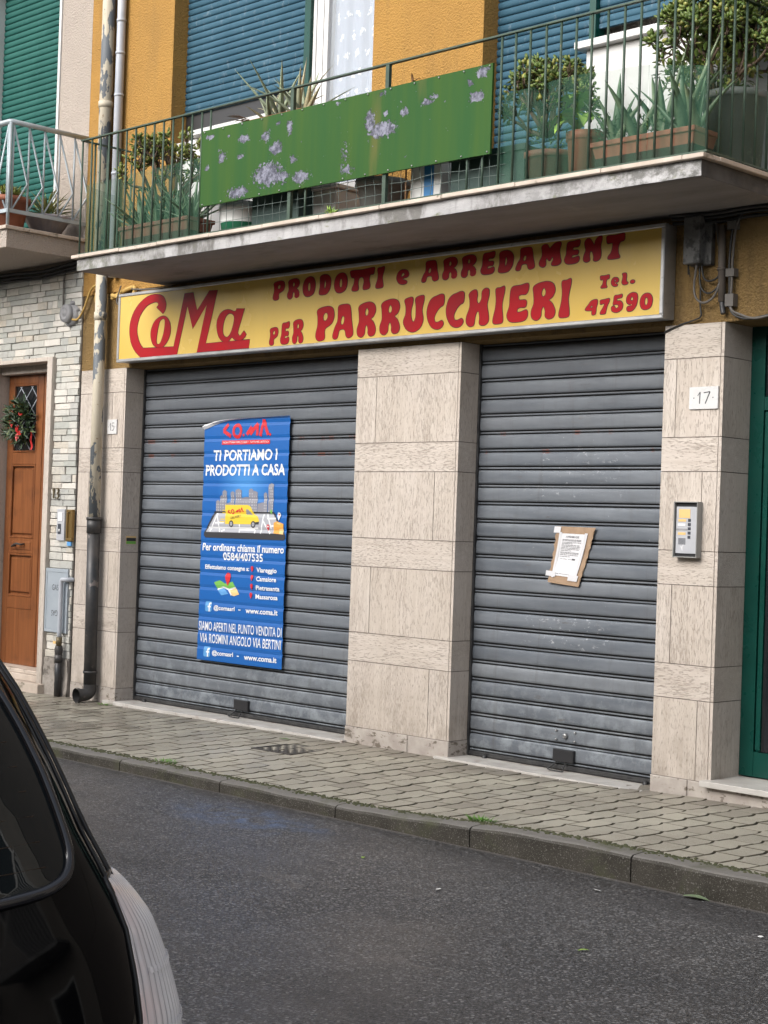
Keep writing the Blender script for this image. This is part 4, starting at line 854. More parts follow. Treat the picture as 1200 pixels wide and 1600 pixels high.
def nword(t, u0, u1, v, h_):
    vs, fs = text2d(t, .01); out = []
    for a, b in vs:
        uu, vv = .13+.68*(u0+(u1-u0)*a), .14+.74*(v+h_*b); p = q4(uu, vv); out.append((p[0], p[1]-.0062, p[2]))
    pr_.add(out, fs, 0)
nword('AVVISIAMO CHE', .24, .76, .905, .045)
for i, v in enumerate((.855, .83, .79, .76, .725, .695, .66, .63, .595, .555, .53, .495, .455)):
    x = .12; e = .88 if i not in (3, 8, 12) else .55
    while x < e-.02: l = rn.uniform(.05, .16); nline(x, min(x+l, e), v, .010); x += l+.015
nword('co.ma. srl', .16, .62, .395, .022); nline(.66, .80, .39, .035); nword('via Rosmini', .12, .72, .045, .02)
pr_.build('print', 'ink_text', nt)

# ------------------------------------------------------------------ plaques, intercom, bells, boxes
def plaque(x0, x1, z0, z1, t, label, y=-.011):
    o = thing('house_number_plaque', label, 'house number', ((x0+x1)/2, 0, z0), 'white marble house number plaques')
    bevel(MB().box(x0, x1, y, -.0005, z0, z1).build('tile', 'plaque_white', o), .002)
    nb = MB(); xm, zm, w_, h_ = (x0+x1)/2, (z0+z1)/2, x1-x0, z1-z0; yy = y-.0006
    def stroke(pts, th):
        for a, b in zip(pts, pts[1:]):
            d = Vector((b[0]-a[0], b[1]-a[1])).normalized()*th/2
            nb.box(0, 0, 0, 0, 0, 0) if False else put2d(nb, [(a[0]+d.y, a[1]-d.x), (b[0]+d.y, b[1]-d.x), (b[0]-d.y, b[1]+d.x), (a[0]-d.y, a[1]+d.x)], [(0, 1, 2, 3)], yy)
    q = h_*.26
    X = xm-w_*.12; stroke([(X-.016, zm+q*.35), (X, zm+q)], .004); stroke([(X, zm+q), (X-.002, zm-q)], .007)
    X = xm+w_*.12
    if t == '17': stroke([(X-.022, zm+q*.86), (X+.020, zm+q*1.0)], .006); stroke([(X+.020, zm+q*1.0), (X-.010, zm-q)], .007)
    else:
        stroke([(X+.016, zm+q), (X-.012, zm+q)], .006); stroke([(X-.012, zm+q), (X-.014, zm+q*.15)], .005)
        stroke([(X-.014, zm+q*.15), (X+.004, zm+q*.25), (X+.015, zm-q*.25), (X+.008, zm-q*.85), (X-.016, zm-q)], .006)
    for s_ in (-1, 1): put2d(nb, [(xm+s_*w_*.33+.004*math.cos(a*.785), zm+.004*math.sin(a*.785)) for a in range(8)], [tuple(range(8))], yy)
    nb.build('number', 'engraved', o); return o
plaque(2.783, 2.979, 2.251, 2.381, '17', 'white tile numbered 17 on the pillar beside the green street door')
plaque(-2.958, -2.828, 2.205, 2.325, '15', 'white tile numbered 15 on the pillar beside the rainwater pipe')
n13 = MB(); 
put2d(n13, [(-3.690, 1.662), (-3.679, 1.662), (-3.679, 1.752), (-3.689, 1.752), (-3.702, 1.735), (-3.698, 1.728), (-3.690, 1.736)], [(0, 1, 2, 3, 4, 5, 6)], -.034)
_p = [(-3.655, 1.745), (-3.625, 1.748), (-3.612, 1.735), (-3.615, 1.716), (-3.632, 1.708), (-3.612, 1.698), (-3.608, 1.676), (-3.628, 1.664), (-3.656, 1.668)]
for a, b in zip(_p, _p[1:]):
    q = Vector((b[0]-a[0], b[1]-a[1])).normalized()*.0045; put2d(n13, [(a[0]+q.y, a[1]-q.x), (b[0]+q.y, b[1]-q.x), (b[0]-q.y, b[1]+q.x), (a[0]-q.y, a[1]+q.x)], [(0, 1, 2, 3)], -.034-.0001*_p.index(a))
no = n13.build('house_number', 'bronze'); so = no.modifiers.new('thickness', 'SOLIDIFY'); so.thickness = .012; so.offset = -1
tag(no, 'bronze figures 13 fixed on the stone facing right of the brown door', 'house number')
it = thing('intercom', 'grey metal intercom panel with rain hood and name buttons below plaque 17', 'intercom', (2.80, 0, 1.39))
ix0, ix1, iz0, iz1, iy = 2.728, 2.893, 1.392, 1.716, -.052
hb = MB(); t_ = .006
hb.box(ix0, ix1, -.006, -.0005, iz0, iz1); hb.box(ix0, ix0+t_, iy, -.006, iz0, iz1); hb.box(ix1-t_, ix1, iy, -.006, iz0, iz1); hb.box(ix0+t_, ix1-t_, iy, -.006, iz1-t_, iz1); hb.box(ix0+t_, ix1-t_, iy, -.006, iz0, iz0+t_)
bevel(hb.build('hood', 'grey_metal', it), .002)
fp = MB(); fp.box(ix0+.012, ix1-.008, -.038, -.0065, iz0+.024, iz1-.030); fpo = bevel(fp.build('face_plate', 'satin_panel', it), .002)
dkp = MB(); dkp.box(ix0+.0065, ix1-.0065, -.030, -.0066, iz0+.0065, iz0+.0235); dkp.box(ix0+.0065, ix1-.0065, -.030, -.0066, iz1-.0295, iz1-.0065); dkp.build('end_cap', 'black_plastic', it)
sc = MB(); sc.box(ix0+.030, ix0+.108, -.0395, -.038, iz1-.095, iz1-.044, 0); bevel(sc.build('camera_window', 'label_amber', it), .001)
for i, (k_, dx) in enumerate((('label_amber', 0), ('paper', -.004), (None, 0), ('label_amber', 0))):
    zb = 1.600-.0255*i
    if k_: MB().box(ix0+.028+dx, ix0+.080+dx, -.0395, -.038, zb, zb+.014).build('name_tag', k_, it)
    else: MB().box(ix0+.014, ix0+.090, -.0395, -.038, zb, zb+.011).build('name_tag', 'grey_plastic', it)
for i in range(5): bevel(MB().box(ix0+.094, ix0+.113, -.041, -.038, 1.600-.0245*i, 1.600-.0245*i+.017).build('button', 'button_dark', it), .001)
sp_ = MB()
for i in range(7): sp_.box(ix0+.030, ix0+.080, -.0388, -.038, 1.468+.0055*i, 1.468+.0055*i+.003)
sp_.build('speaker_grille', 'button_dark', it)
mk = MB(); put2d(mk, [(2.786, 1.432), (2.79, 1.432), (2.7895, 1.452), (2.797, 1.466), (2.79, 1.468), (2.786, 1.455), (2.774, 1.460), (2.775, 1.455)], [(0, 1, 2, 3, 4, 5, 6, 7)], -.0388); mk.build('scratch', 'paper', it)
db = thing('doorbell', 'narrow grey doorbell panel on the stone facing beside the brass slot', 'doorbell', (-3.56, -.02, 1.30))
bevel(MB().box(-3.612, -3.498, -.036, -.010, 1.303, 1.573).build('panel', 'satin_panel', db), .003)
MB().box(-3.592, -3.525, -.040, -.0365, 1.47, 1.545).build('camera_window', 'paper', db); MB().box(-3.588, -3.545, -.040, -.0365, 1.36, 1.445).build('name_tag', 'button_dark', db)
MB().lathe((-3.566, -.041, 1.39), [(0, -.004), (.010, -.003), (.012, .002)], 10, ax='y').build('button', 'white_plastic', db)
ls_ = thing('letter_slot', 'tall brass letter slot set upright in the pale stone facing', 'letter slot', (-3.43, -.02, 1.30))
lb = MB(); lb.box(-3.470, -3.380, -.040, -.010, 1.300, 1.325); lb.box(-3.470, -3.380, -.040, -.010, 1.545, 1.570); lb.box(-3.470, -3.448, -.040, -.010, 1.3255, 1.5445); lb.box(-3.402, -3.380, -.040, -.010, 1.3255, 1.5445)
bevel(lb.build('frame', 'brass', ls_), .004); MB().box(-3.4475, -3.4025, -.028, -.010, 1.3255, 1.5445).build('flap', 'brass', ls_); MB().box(-3.455, -3.395, -.032, -.010, 1.262, 1.296).build('label_strip', 'ink_lightblue', ls_)
gb = thing('gas_meter_box', 'blue grey metal gas cupboard lettered GAS in the stone facing', 'gas box', (-3.58, -.02, .52))
g_ = MB(); g_.box(-3.755, -3.420, -.033, -.008, .515, .545); g_.box(-3.755, -3.420, -.033, -.008, 1.030, 1.062); g_.box(-3.755, -3.733, -.033, -.008, .5455, 1.0295); g_.box(-3.442, -3.420, -.033, -.008, .5455, 1.0295)
bevel(g_.build('frame', 'gas_box_grey', gb), .002); go_ = MB().box(-3.7325, -3.4425, -.029, -.008, .546, 1.029).build('door', 'gas_box_grey', gb)
gt = MB(); text_on(gt, 'GAS', -3.655, -3.560, .875, .925, -.0298, 0, .0); vs, fs = text2d('GAS'); put2d(gt, [(-3.56-u*.095, .705-w_*.05) for u, w_ in vs], fs, -.0298); gt.build('lettering', 'engraved', go_)
gp = thing('gas_pipe', 'thin grey gas pipe with yellow tap rising from a black sleeve', 'gas pipe', (-3.45, -.06, 0))
MB().tube(spline([(-3.47, -.065, .47), (-3.47, -.065, .86), (-3.47, -.065, .93), (-3.462, -.065, .962), (-3.44, -.065, .975), (-3.40, -.05, .975), (-3.38, .0, .975)], 5), .019, 12).build('pipe', 'grey_pipe', gp)
MB().tube([(-3.47, -.065, -.02), (-3.47, -.065, .32)], .029, 12).tube([(-3.47, -.065, .27), (-3.47, -.065, .335)], .034, 12).lathe((-3.47, -.065, .335), [(.03, 0), (.036, .025), (.036, .05), (.028, .075)], 12).build('sleeve', 'iron_pipe', gp)
MB().tube([(-3.47, -.065, .41), (-3.47, -.065, .485)], .026, 10).build('coupling', 'bronze', gp)
tpv = MB(); tpv.box(-3.535, -3.495, -.082, -.068, .425, .448); tpv.tube([(-3.50, -.065, .437), (-3.47, -.065, .437)], .010, 8); tpv.build('tap', 'label_amber', gp)
dp = thing('drainpipe', 'cream rainwater pipe with peeling paint and black cast iron foot between the houses', 'drainpipe', (-3.0, -.08, 0))
MB().tube([(-3.008, -.075, 1.46), (-3.022, -.075, 3.62)], .048, 16).build('pipe', 'peeling_pipe', dp)
MB().tube([(-2.985, -.075, .10), (-3.008, -.075, 1.455)], .053, 16).tube([(-3.006, -.075, 1.38), (-3.008, -.075, 1.50)], .060, 16).tube([(-3.008, -.075, 1.49), (-3.008, -.075, 1.512)], .066, 16).tube([(-2.987, -.075, .22), (-2.987, -.075, .24)], .060, 16).build('iron_foot', 'iron_pipe', dp)
sp2 = MB(); sp2.tube(spline([(-2.985, -.075, .13), (-2.985, -.078, .07), (-2.99, -.12, .045), (-3.0, -.19, .04)], 5), .054, 16, cap=False); sp2.tube([(-2.999, -.17, .041), (-3.0, -.195, .04)], .062, 16, cap=False); sp2.tube([(-2.995, -.14, .042), (-2.996, -.145, .042)], .05, 16); sp2.build('spout', 'iron_pipe', dp)
MB().tube([(-3.018, -.075, 3.15), (-3.018, -.075, 3.215)], .055, 16).build('collar', 'peeling_pipe', dp)
MB().tube([(-3.07, -.062, 3.6), (-3.07, -.062, 7.2)], .055, 16).tube([(-3.07, -.062, 4.93), (-3.07, -.062, 4.98)], .062, 16).build('upper_pipe', 'peeling_pipe', dp)
up_ = MB(); up_.tube([(-2.905, -.05, 3.5), (-2.905, -.05, 7.2)], .036, 12)
for z in (4.35, 5.0, 5.35, 5.62): up_.tube([(-2.905, -.05, z), (-2.905, -.05, z+.02)], .041, 12)
tag(up_.build('conduit_pipe', 'grey_pipe'), 'slim grey pipe running up the ochre wall beside the flaking pipe', 'pipe')
MB_ = MB(); MB_.tube([(-2.972, -.02, 3.5), (-2.972, -.02, 7.2)], .012, 6); tag(MB_.build('wall_cable', 'cable_black'), 'thin dark cable running straight up between the two upper pipes', 'cable')
jb = thing('junction_box', 'round grey cable box hanging loose on the stone facing above the door', 'junction box', (-3.53, -.03, 3.25))
MB().lathe((-3.55, -.03, 3.245), [(.0, -.052), (.02, -.052), (.025, -.047), (.045, -.047), (.05, -.052), (.055, -.046), (.078, -.044), (.082, -.02), (.082, .015)], 18, ax='y').build('cover', 'grey_plastic', jb)
jl = MB()
for i in range(6):
    a = i*1.047+.3; jl.lathe((-3.53+.092*math.cos(a), -.02, 3.245+.092*math.sin(a)), [(0, -.02), (.02, -.018), (.022, .02)], 8, ax='y')
jl.lathe((-3.51, -.02, 3.235), [(.0, -.022), (.085, -.02), (.09, .02)], 16, ax='y'); jl.build('body', 'grey_plastic', jb)
def cable(pts, r, mat_, label, name='cable', n=8): return tag(MB().tube(spline(pts, n), r, 6).build(name, mat_), label, 'cable')
cable([(-3.48, -.04, 3.19), (-3.40, -.04, 3.19), (-3.33, -.03, 3.27), (-3.24, -.03, 3.42), (-3.16, -.03, 3.46), (-3.08, -.02, 3.47)], .010, 'cable_ochre', 'ochre painted cable curving from the round box up behind the pipe')
cable([(-3.64, -.028, 3.20), (-3.645, -.028, 3.45), (-3.64, -.03, 3.56), (-3.62, -.03, 3.64)], .008, 'cable_grey', 'short grey conduit climbing from the round box to the dark cable run')
cr = MB()
for i, (z, r) in enumerate(((3.665, .017), (3.63, .013), (3.605, .010))): cr.tube(spline([(-6, -.035, z-.02), (-4.6, -.04, z-.004), (-4.0, -.035, z-.02), (-3.6, -.04, z), (-3.37, -.04, z+.012), (-3.2, -.03, z+.02)], 6), r, 8)
tag(cr.build('cable_bundle', 'cable_black'), 'bundle of thick black cables under the left balcony', 'cable')
cable([(-2.93, -.03, 3.355), (-2.80, -.03, 3.33), (-2.64, -.04, 3.33), (-2.60, -.04, 3.37), (-2.64, -.03, 3.40), (-2.78, -.02, 3.38), (-2.94, -.02, 3.33)], .018, 'cable_ochre', 'thick ochre conduit bent in a loop between the pipe and the sign')
cable([(-2.78, -.05, 3.42), (-2.83, -.05, 3.30), (-2.76, -.05, 3.25), (-2.66, -.05, 3.31)], .006, 'cable_grey', 'pale thin wire dangling in a loop left of the sign top')
cable([(-2.62, -.06, 3.38), (-2.45, -.07, 3.362), (-2.2, -.08, 3.35), (-2.05, -.08, 3.355)], .006, 'cable_grey', 'pale thin wire lying along the top left of the sign')
cable([(-3.13, -.03, 3.46), (-3.17, -.03, 3.36), (-3.15, -.03, 3.30), (-3.08, -.03, 3.28)], .007, 'cable_ochre', 'short ochre wire looping left of the pipe collar')
eb = thing('electrical_box', 'grimy grey electrical box under the balcony right of the sign', 'electrical box', (2.83, 0, 3.06))
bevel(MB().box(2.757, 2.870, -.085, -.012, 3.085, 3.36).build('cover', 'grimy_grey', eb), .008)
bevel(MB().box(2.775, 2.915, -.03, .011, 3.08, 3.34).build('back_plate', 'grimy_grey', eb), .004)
MB().tube([(2.775, -.05, 3.085), (2.778, -.05, 3.03)], .005, 6).tube([(2.782, -.05, 3.06), (2.79, -.05, 3.015)], .003, 5).build('cable_stub', 'cable_black', eb)
cable([(2.835, -.05, 3.09), (2.82, -.05, 2.98), (2.83, -.05, 2.90), (2.88, -.05, 2.86), (2.94, -.045, 2.88), (2.98, -.04, 2.95), (2.985, -.03, 3.05), (2.96, -.03, 3.22), (2.93, -.02, 3.34)], .007, 'cable_grey', 'pale grey cable hanging in the lowest loop under the electrical box')
cable([(2.85, -.03, 3.09), (2.87, -.03, 3.01), (2.91, -.03, 2.985), (2.97, -.03, 3.01), (2.985, -.02, 3.12)], .006, 'cable_black', 'black cable in the uppermost small loop under the electrical box')
cable([(2.84, -.03, 3.07), (2.85, -.03, 2.96), (2.90, -.03, 2.915), (2.96, -.03, 2.94), (2.985, -.02, 3.02)], .006, 'cable_black', 'black cable in the middle loop under the electrical box')
cable([(2.835, -.01, 3.0), (2.84, -.01, 2.85), (2.845, -.01, 2.79), (2.80, -.008, 2.77), (2.70, -.006, 2.748), (2.60, -.006, 2.715), (2.585, .02, 2.70)], .0055, 'cable_black', 'thin black wire running down from the box across the pillar top')
cd = thing('conduit', 'brown grey vertical conduit on the ochre wall right of the electrical box', 'conduit', (3.0, -.02, 2.78))
MB().tube([(2.993, -.022, 2.86), (2.975, -.022, 3.30)], .022, 10).tube([(2.984, -.022, 3.04), (2.983, -.022, 3.055)], .026, 10).build('pipe', 'conduit_brown', cd); MB().tube(spline([(3.005, -.022, 2.79), (2.997, -.022, 2.83), (2.993, -.022, 2.87)], 4), .016, 8).build('lower_end', 'iron_pipe', cd)
for i, dx in enumerate((0, .020)):
    cable([(3.10+dx, -.02, 3.37), (3.05+dx, -.022, 3.27), (3.035+dx, -.022, 3.1), (3.04+dx*.7, -.022, 2.95), (3.05+dx*.3, -.025, 2.82), (3.10+dx, -.025, 2.768+.01*i), (3.19+dx, -.02, 2.752), (3.30+dx, .0, 2.77)], .0075, ('cable_black', 'cable_grey')[i], ('black cable clipped along the conduit and over the door lintel', 'grey cable clipped along the conduit and over the door lintel')[i])
for z, h_, nm in ((3.27, .045, 'uppermost'), (3.0, .045, 'middle'), (2.83, .07, 'lowest and largest')): tag(MB().box(3.02, 3.075, -.036, .011, z, z+h_).build('cable_clamp', 'cable_grey'), nm+' grey clamp on the two cables beside the conduit', 'clamp', 'cable clamps')
cb2 = MB()
for i, (y, z) in enumerate(((-.03, 3.35), (-.06, 3.365), (-.02, 3.325))): cb2.tube(spline([(2.66, y-.03, z+.012), (2.95, y, z), (3.2, y, z+.008), (3.6, y, z-.008), (4.4, y, z)], 6), .011, 6)
tag(cb2.build('cable_bundle', 'cable_black'), 'bundle of dark cables under the balcony right of the sign', 'cable')
stk = thing('sticker', 'small yellow green sticker on the side face of the left pillar', 'sticker', (-2.73, .1, 1.3))
MB().box(-2.7318, -2.7302, .055, .155, 1.300, 1.366).build('backing', 'ink_tan', stk); MB().box(-2.7300, -2.7296, .057, .153, 1.325, 1.352).build('band', 'ink_dark', stk); MB().box(-2.7300, -2.7296, .057, .153, 1.302, 1.3235).build('lower_band', 'ink_green', stk)
# ------------------------------------------------------------------ balcony railing
br = thing('balcony_railing', 'thin dark green iron railing with vertical bars and a flaking green sheet', 'railing', (.56, -.82, 3.5))
RX0, RX1, RY, RT = -2.262, 3.392, -.82, 4.385
def rod(name, a, b, r=.0075, mat_='rail_green', n=6): return MB().tube([a, b], r, n).build(name, mat_, br)
tr = MB(); tr.box(RX0-.012, RX1+.012, RY-.014, RY+.014, RT, RT+.010); tr.box(RX0-.012, RX0+.012, RY+.0145, -.0, RT, RT+.010); tr.box(RX1-.012, RX1+.012, RY+.0145, 0, RT, RT+.010); tr.build('top_rail', 'rail_green', br)
lo_ = MB(); lo_.box(RX0-.01, RX1+.01, RY-.011, RY+.011, 3.512, 3.522); lo_.box(RX0-.01, RX0+.01, RY+.0115, 0, 3.512, 3.522); lo_.box(RX1-.01, RX1+.01, RY+.0115, 0, 3.512, 3.522); lo_.build('bottom_rail', 'rail_green', br)
for x in [RX0, -2.140, -2.028, -1.918, -1.808, -1.696, -1.584, -1.471, -1.360, -1.248, -1.138, -1.027, -.918, -.808] + [1.965, 2.071, 2.180, 2.297, 2.404, 2.513, 2.622, 2.732, 2.845, 2.954, 3.064, 3.173, 3.286, RX1]:
    rod('baluster', (x, RY, 3.5), (x, RY, RT))
for x in (-.71, .30, 1.72, 1.84): rod('baluster', (x, RY, 3.5), (x, RY, RT if x < 0 else 3.75))
for x in (.15, 1.035): MB().box(x-.015, x+.015, RY-.012, RY+.012, 3.5, RT-.001).build('post', 'rail_green', br)
for X in (RX0, RX1):
    for i in range(1, 7): rod('baluster', (X, RY+.115*i, 3.5), (X, RY+.115*i, RT))
gp_ = MB(); n_ = 24
def pan(u, v): return (-.770+2.688*u+(.012 if v < .5 else -.0)*0, -.846-.004*math.sin(u*5)*math.sin(v*3.1), 3.704+.528*v+.002*math.sin(u*17)*(1 if v in (0, 1) else 0))
gp_.grid(pan, 300, 60); gp_.grid(lambda u, v: (lambda p: (p[0], p[1]+.003, p[2]))(pan(1-u, v)), 40, 10)
gp_.box(-.771, 1.919, -.8445, -.832, 3.703, 3.7065); gp_.box(-.771, 1.919, -.8445, -.832, 4.2305, 4.2335); gp_.box(-.7725, -.7685, -.8475, -.832, 3.703, 4.2335); gp_.box(1.9165, 1.9205, -.8475, -.832, 3.703, 4.2335)
po2 = gp_.build('metal_sheet', 'flaking_green', br); tag(po2, 'green painted sheet with flaked bare metal patches')
FLK = [(.035, .10, .020, .035, 1), (.17, .22, .022, .055, 1.1), (.085, .40, .018, .07, 1), (.025, .50, .012, .05, .9), (.16, .44, .014, .04, .9), (.255, .26, .022, .09, .8), (.295, .44, .026, .10, 1), (.265, .74, .055, .17, 1.05), (.31, .80, .045, .12, .8), (.15, .90, .045, .08, .95), (.345, .20, .012, .11, .95), (.39, .86, .034, .09, 1.), (.545, .70, .022, .22, .55), (.55, .88, .03, .08, .7), (.30, .12, .01, .04, .7), (.625, .36, .018, .17, .95), (.665, .48, .045, .10, 1.1), (.675, .30, .010, .04, .9), (.735, .33, .016, .05, 1), (.805, .27, .022, .05, .85), (.83, .22, .015, .04, .85), (.955, .33, .022, .07, 1.05), (.935, .16, .012, .05, .95), (.972, .07, .02, .07, 1), (.665, .06, .014, .04, .7), (.515, .04, .012, .03, .7), (.075, .30, .01, .03, .7), (.36, .62, .02, .07, .7), (.11, .14, .008, .02, .7)]
at = po2.data.attributes.new('flake', 'FLOAT', 'POINT')
for i_, v_ in enumerate(po2.data.vertices):
    u_, w_ = (v_.co.x+po2.parent.location.x+.770)/2.688, 1-(v_.co.z+po2.parent.location.z-3.704)/.528
    at.data[i_].value = max([k_*math.exp(-((u_-a_)/(b_*1.05))**2-((w_-c_)/(d_*1.0))**2) for a_, c_, b_, d_, k_ in FLK])*.75 if i_ < 301*61 else 0.
for i in range(14):
    for z in (3.716, 4.220): MB().lathe((-.74+.203*i, -.8505, z), [(0, -.003), (.005, -.002), (.006, .003)], 6, ax='y').build('screw', 'steel', po2)
wm = MB(); rw = random.Random(4)
for i in range(34):
    x = -.77+.0805*i; wm.tube(spline([(x, -.80+rw.uniform(-.006, .006), 3.50), (x+rw.uniform(-.012, .012), -.80, 3.60), (x+rw.uniform(-.012, .012), -.80, 3.70), (x, -.80, 3.80)], 3), .0018, 4)
for j in range(5):
    z = 3.525+.062*j; wm.tube(spline([(-.80+.28*i, -.803+rw.uniform(-.006, .006), z+rw.uniform(-.010, .010)) for i in range(11)], 3), .0018, 4)
wm.build('wire_mesh', 'wire', br)
def net(pts, z0, tops):
    m_ = MB(); 
    for (a, b), (t0, t1) in zip(zip(pts, pts[1:]), zip(tops, tops[1:])):
        m_.grid(lambda u, v: (a[0]+(b[0]-a[0])*u, a[1]+(b[1]-a[1])*u+.008*math.sin(u*9+v*4), z0+(t0+(t1-t0)*u-z0)*v), 8, 4)
    return m_.build('green_netting', 'green_net', br)
net([(-2.235, -.25), (-2.235, -.79), (-1.6, -.80), (-.83, -.80)], 3.5, [3.98, 4.05, 4.06, 4.07])
net([(1.93, -.80), (2.5, -.80), (3.0, -.80), (3.37, -.795), (3.37, -.2)], 3.5, [4.05, 4.07, 4.04, 3.97, 3.95])

# railing of the left balcony
lr = thing('balcony_railing', 'pale grey tubular railing with zigzag bars on the left balcony', 'railing', (-4, -.4, 3.87))
LX, LY = -3.40, -.755
q_ = MB(); q_.tube([(-8.5, LY, 4.73), (LX-.01, LY, 4.73), (LX, LY+.012, 4.73), (LX, .01, 4.73)], .022, 10); q_.build('top_rail', 'rail_grey', lr)
q_ = MB(); q_.box(-8.5, LX+.012, LY-.012, LY+.012, 3.985, 4.015); q_.box(LX-.012, LX+.012, LY+.0125, 0, 3.985, 4.015); q_.build('bottom_rail', 'rail_grey', lr)
MB().tube([(LX, LY, 3.87), (LX, LY, 4.72)], .014, 8).build('post', 'rail_grey', lr)
def zig(pf, i):
    MB().tube([pf(0, 4.005), pf(0, 4.715)], .0085, 6).build('baluster', 'rail_grey', lr)
    z_ = MB(); z_.tube([pf(0, 4.70), pf(1, 4.24), pf(0.02, 4.01)], .0085, 6); z_.build('zigzag_bar', 'rail_grey', lr)
pitch = .152
for i in range(5): zig(lambda a, z, i=i: (LX, LY+.03+pitch*(i+a*.97)*.98, z), i)
for i in range(33): zig(lambda a, z, i=i: (LX-.03-pitch*(i+a*.97), LY, z), i)

# ------------------------------------------------------------------ plants
def leaf(mb, p, d, up, L_, w_, curl=.3, n=3, k=0, fold=.25, tip=.1, base=.35):
    """a leaf as a folded strip that bends downwards"""
    d = Vector(d).normalized(); up = Vector(up); up = (up-d*up.dot(d)); up = up.normalized() if up.length > 1e-5 else d.orthogonal().normalized()
    p = Vector(p); vs = []
    for i in range(n+1):
        t = i/n; wd = w_*(base+(1-base)*math.sin(min(1, t*1.6)*math.pi/2))*(1-t**2.2)**.8+w_*tip*(1 if i < n else .3)*.3
        s_ = d.cross(up); vs += [p-s_*wd*.5+up*wd*fold, p, p+s_*wd*.5+up*wd*fold]
        p = p+d*(L_/n); a = -curl/n; d, up = (d*math.cos(a)+up*math.sin(a)).normalized(), (up*math.cos(a)-d*math.sin(a)).normalized()
    mb.add(vs, [f for i in range(n) for f in ((3*i, 3*i+1, 3*i+4, 3*i+3), (3*i+1, 3*i+2, 3*i+5, 3*i+4))], k, True)
def fat_leaf(mb, p, d, up, L_, w_, k=0):
    d = Vector(d).normalized(); up = Vector(up); up = up-d*up.dot(d); up = up.normalized() if up.length > 1e-5 else d.orthogonal().normalized(); s_ = d.cross(up); p = Vector(p)
    pts = [p, p+d*L_*.45-s_*w_*.42+up*w_*.1, p+d*L_*.85-s_*w_*.38+up*w_*.16, p+d*L_*1.02+up*w_*.2, p+d*L_*.85+s_*w_*.38+up*w_*.16, p+d*L_*.45+s_*w_*.42+up*w_*.1, p+d*L_*.6-up*w_*.16, p+d*L_*.6+up*w_*.24]
    ring_ = [0, 1, 2, 3, 4, 5]
    mb.add(pts, [(ring_[i], ring_[(i+1) % 6], 7) for i in range(6)]+[(ring_[(i+1) % 6], ring_[i], 6) for i in range(6)], k, True)
def rvec(r): 
    while True:
        v = Vector((r.uniform(-1, 1), r.uniform(-1, 1), r.uniform(-1, 1)))
        if .05 < v.length < 1: return v.normalized()
def jade(root, c, rad, h, seed, nb=9, leafm_='jade_leaf', ls=.036, dens=9, up0=.3):
    """branching jade plant: woody limbs ending in rosettes of fat leaves"""
    r = random.Random(seed); wood = MB(); lv = MB(); ends = []
    def grow(p, d, L_, rr, lvl):
        mid = p+d*L_*.5+rvec(r)*L_*.08; e = p+d*L_; wood.tube([p, mid, e], [rr, rr*.85, rr*.7], 6)
        if lvl == 0: ends.append((e, d)); return
        if r.random() < .4: ends.append((mid, (d+rvec(r)*.8).normalized()))
        for i in range(r.choice((2, 3, 3))): 
            nd = (d*.75+rvec(r)*.75+Vector((0, 0, .25))).normalized(); grow(e, nd, L_*r.uniform(.55, .8), rr*.66, lvl-1)
    c = Vector(c)
    for i in range(nb):
        a = 6.283*i/nb+r.uniform(-.3, .3); t = r.uniform(.25, 1.)
        d = Vector((math.cos(a)*t, math.sin(a)*t*.75, up0+.75*(1.1-t)*1.2)).normalized()
        grow(c+Vector((math.cos(a)*.02, math.sin(a)*.02, 0)), d, h*.36, .016, 3)
    # squash into the wanted outline
    zs = [e.z for e, _ in ends]; zt = c.z+h; zm = max(zs); sz = (zt-c.z)/(zm-c.z); xm = max(max(abs(e.x-c.x), abs(e.y-c.y)*1.1) for e, _ in ends); sx = rad/xm
    F = lambda p: Vector((c.x+(p[0]-c.x)*sx, c.y+(p[1]-c.y)*min(sx, 1.2), c.z+(p[2]-c.z)*sz))
    wood.v = [tuple(F(v)) for v in wood.v]
    for e, d in ends:
        e = F(e); dd = d
        for q in range(dens):
            v = (dd*.5+rvec(r)).normalized(); fat_leaf(lv, e+v*.006-dd*r.uniform(0, .035), v, (Vector((0, 0, 1))+rvec(r)*.6), ls*r.uniform(.7, 1.25), ls*r.uniform(.5, .75))
    wood.build('stem', 'bark', root); return lv.build('foliage', leafm_, root)
def aloe(root, c, n, L_, w_, seed, mat_='aloe_leaf', spread=.75, name='foliage', mb=None):
    r = random.Random(seed); m_ = mb or MB()
    for i in range(n):
        a = 2.4*i+r.uniform(-.3, .3); t = r.uniform(.08, 1)**.8*spread; l = L_*r.uniform(.6, 1.1)*(1-.25*t)
        d = Vector((math.cos(a)*t, math.sin(a)*t, 1.05-t*.55)).normalized(); up = Vector((-math.cos(a), -math.sin(a), .4)); p = Vector(c)+Vector((math.cos(a)*.03*t, math.sin(a)*.03*t, 0))
        cv = r.uniform(-.15, .55); ww = w_*r.uniform(.75, 1.15); n_ = 6; vs = []
        dd, uu = d.copy(), (up-d*up.dot(d)).normalized()
        for q in range(n_+1):
            s_ = dd.cross(uu); t2 = q/n_; wd = ww*(1-t2)**.75*(.8+.2*min(1, t2*6))+.0012
            vs += [p-s_*wd*.5+uu*wd*.16, p+uu*wd*.02, p+s_*wd*.5+uu*wd*.16, p-uu*wd*.22]
            p = p+dd*l/n_; b = -cv/n_; dd, uu = (dd*math.cos(b)+uu*math.sin(b)).normalized(), (uu*math.cos(b)-dd*math.sin(b)).normalized()
        m_.add(vs, [(4*q+j, 4*q+(j+1) % 4, 4*q+4+(j+1) % 4, 4*q+4+j) for q in range(n_) for j in range(4)], 0, True)
    return m_ if mb else m_.build(name, mat_, root)
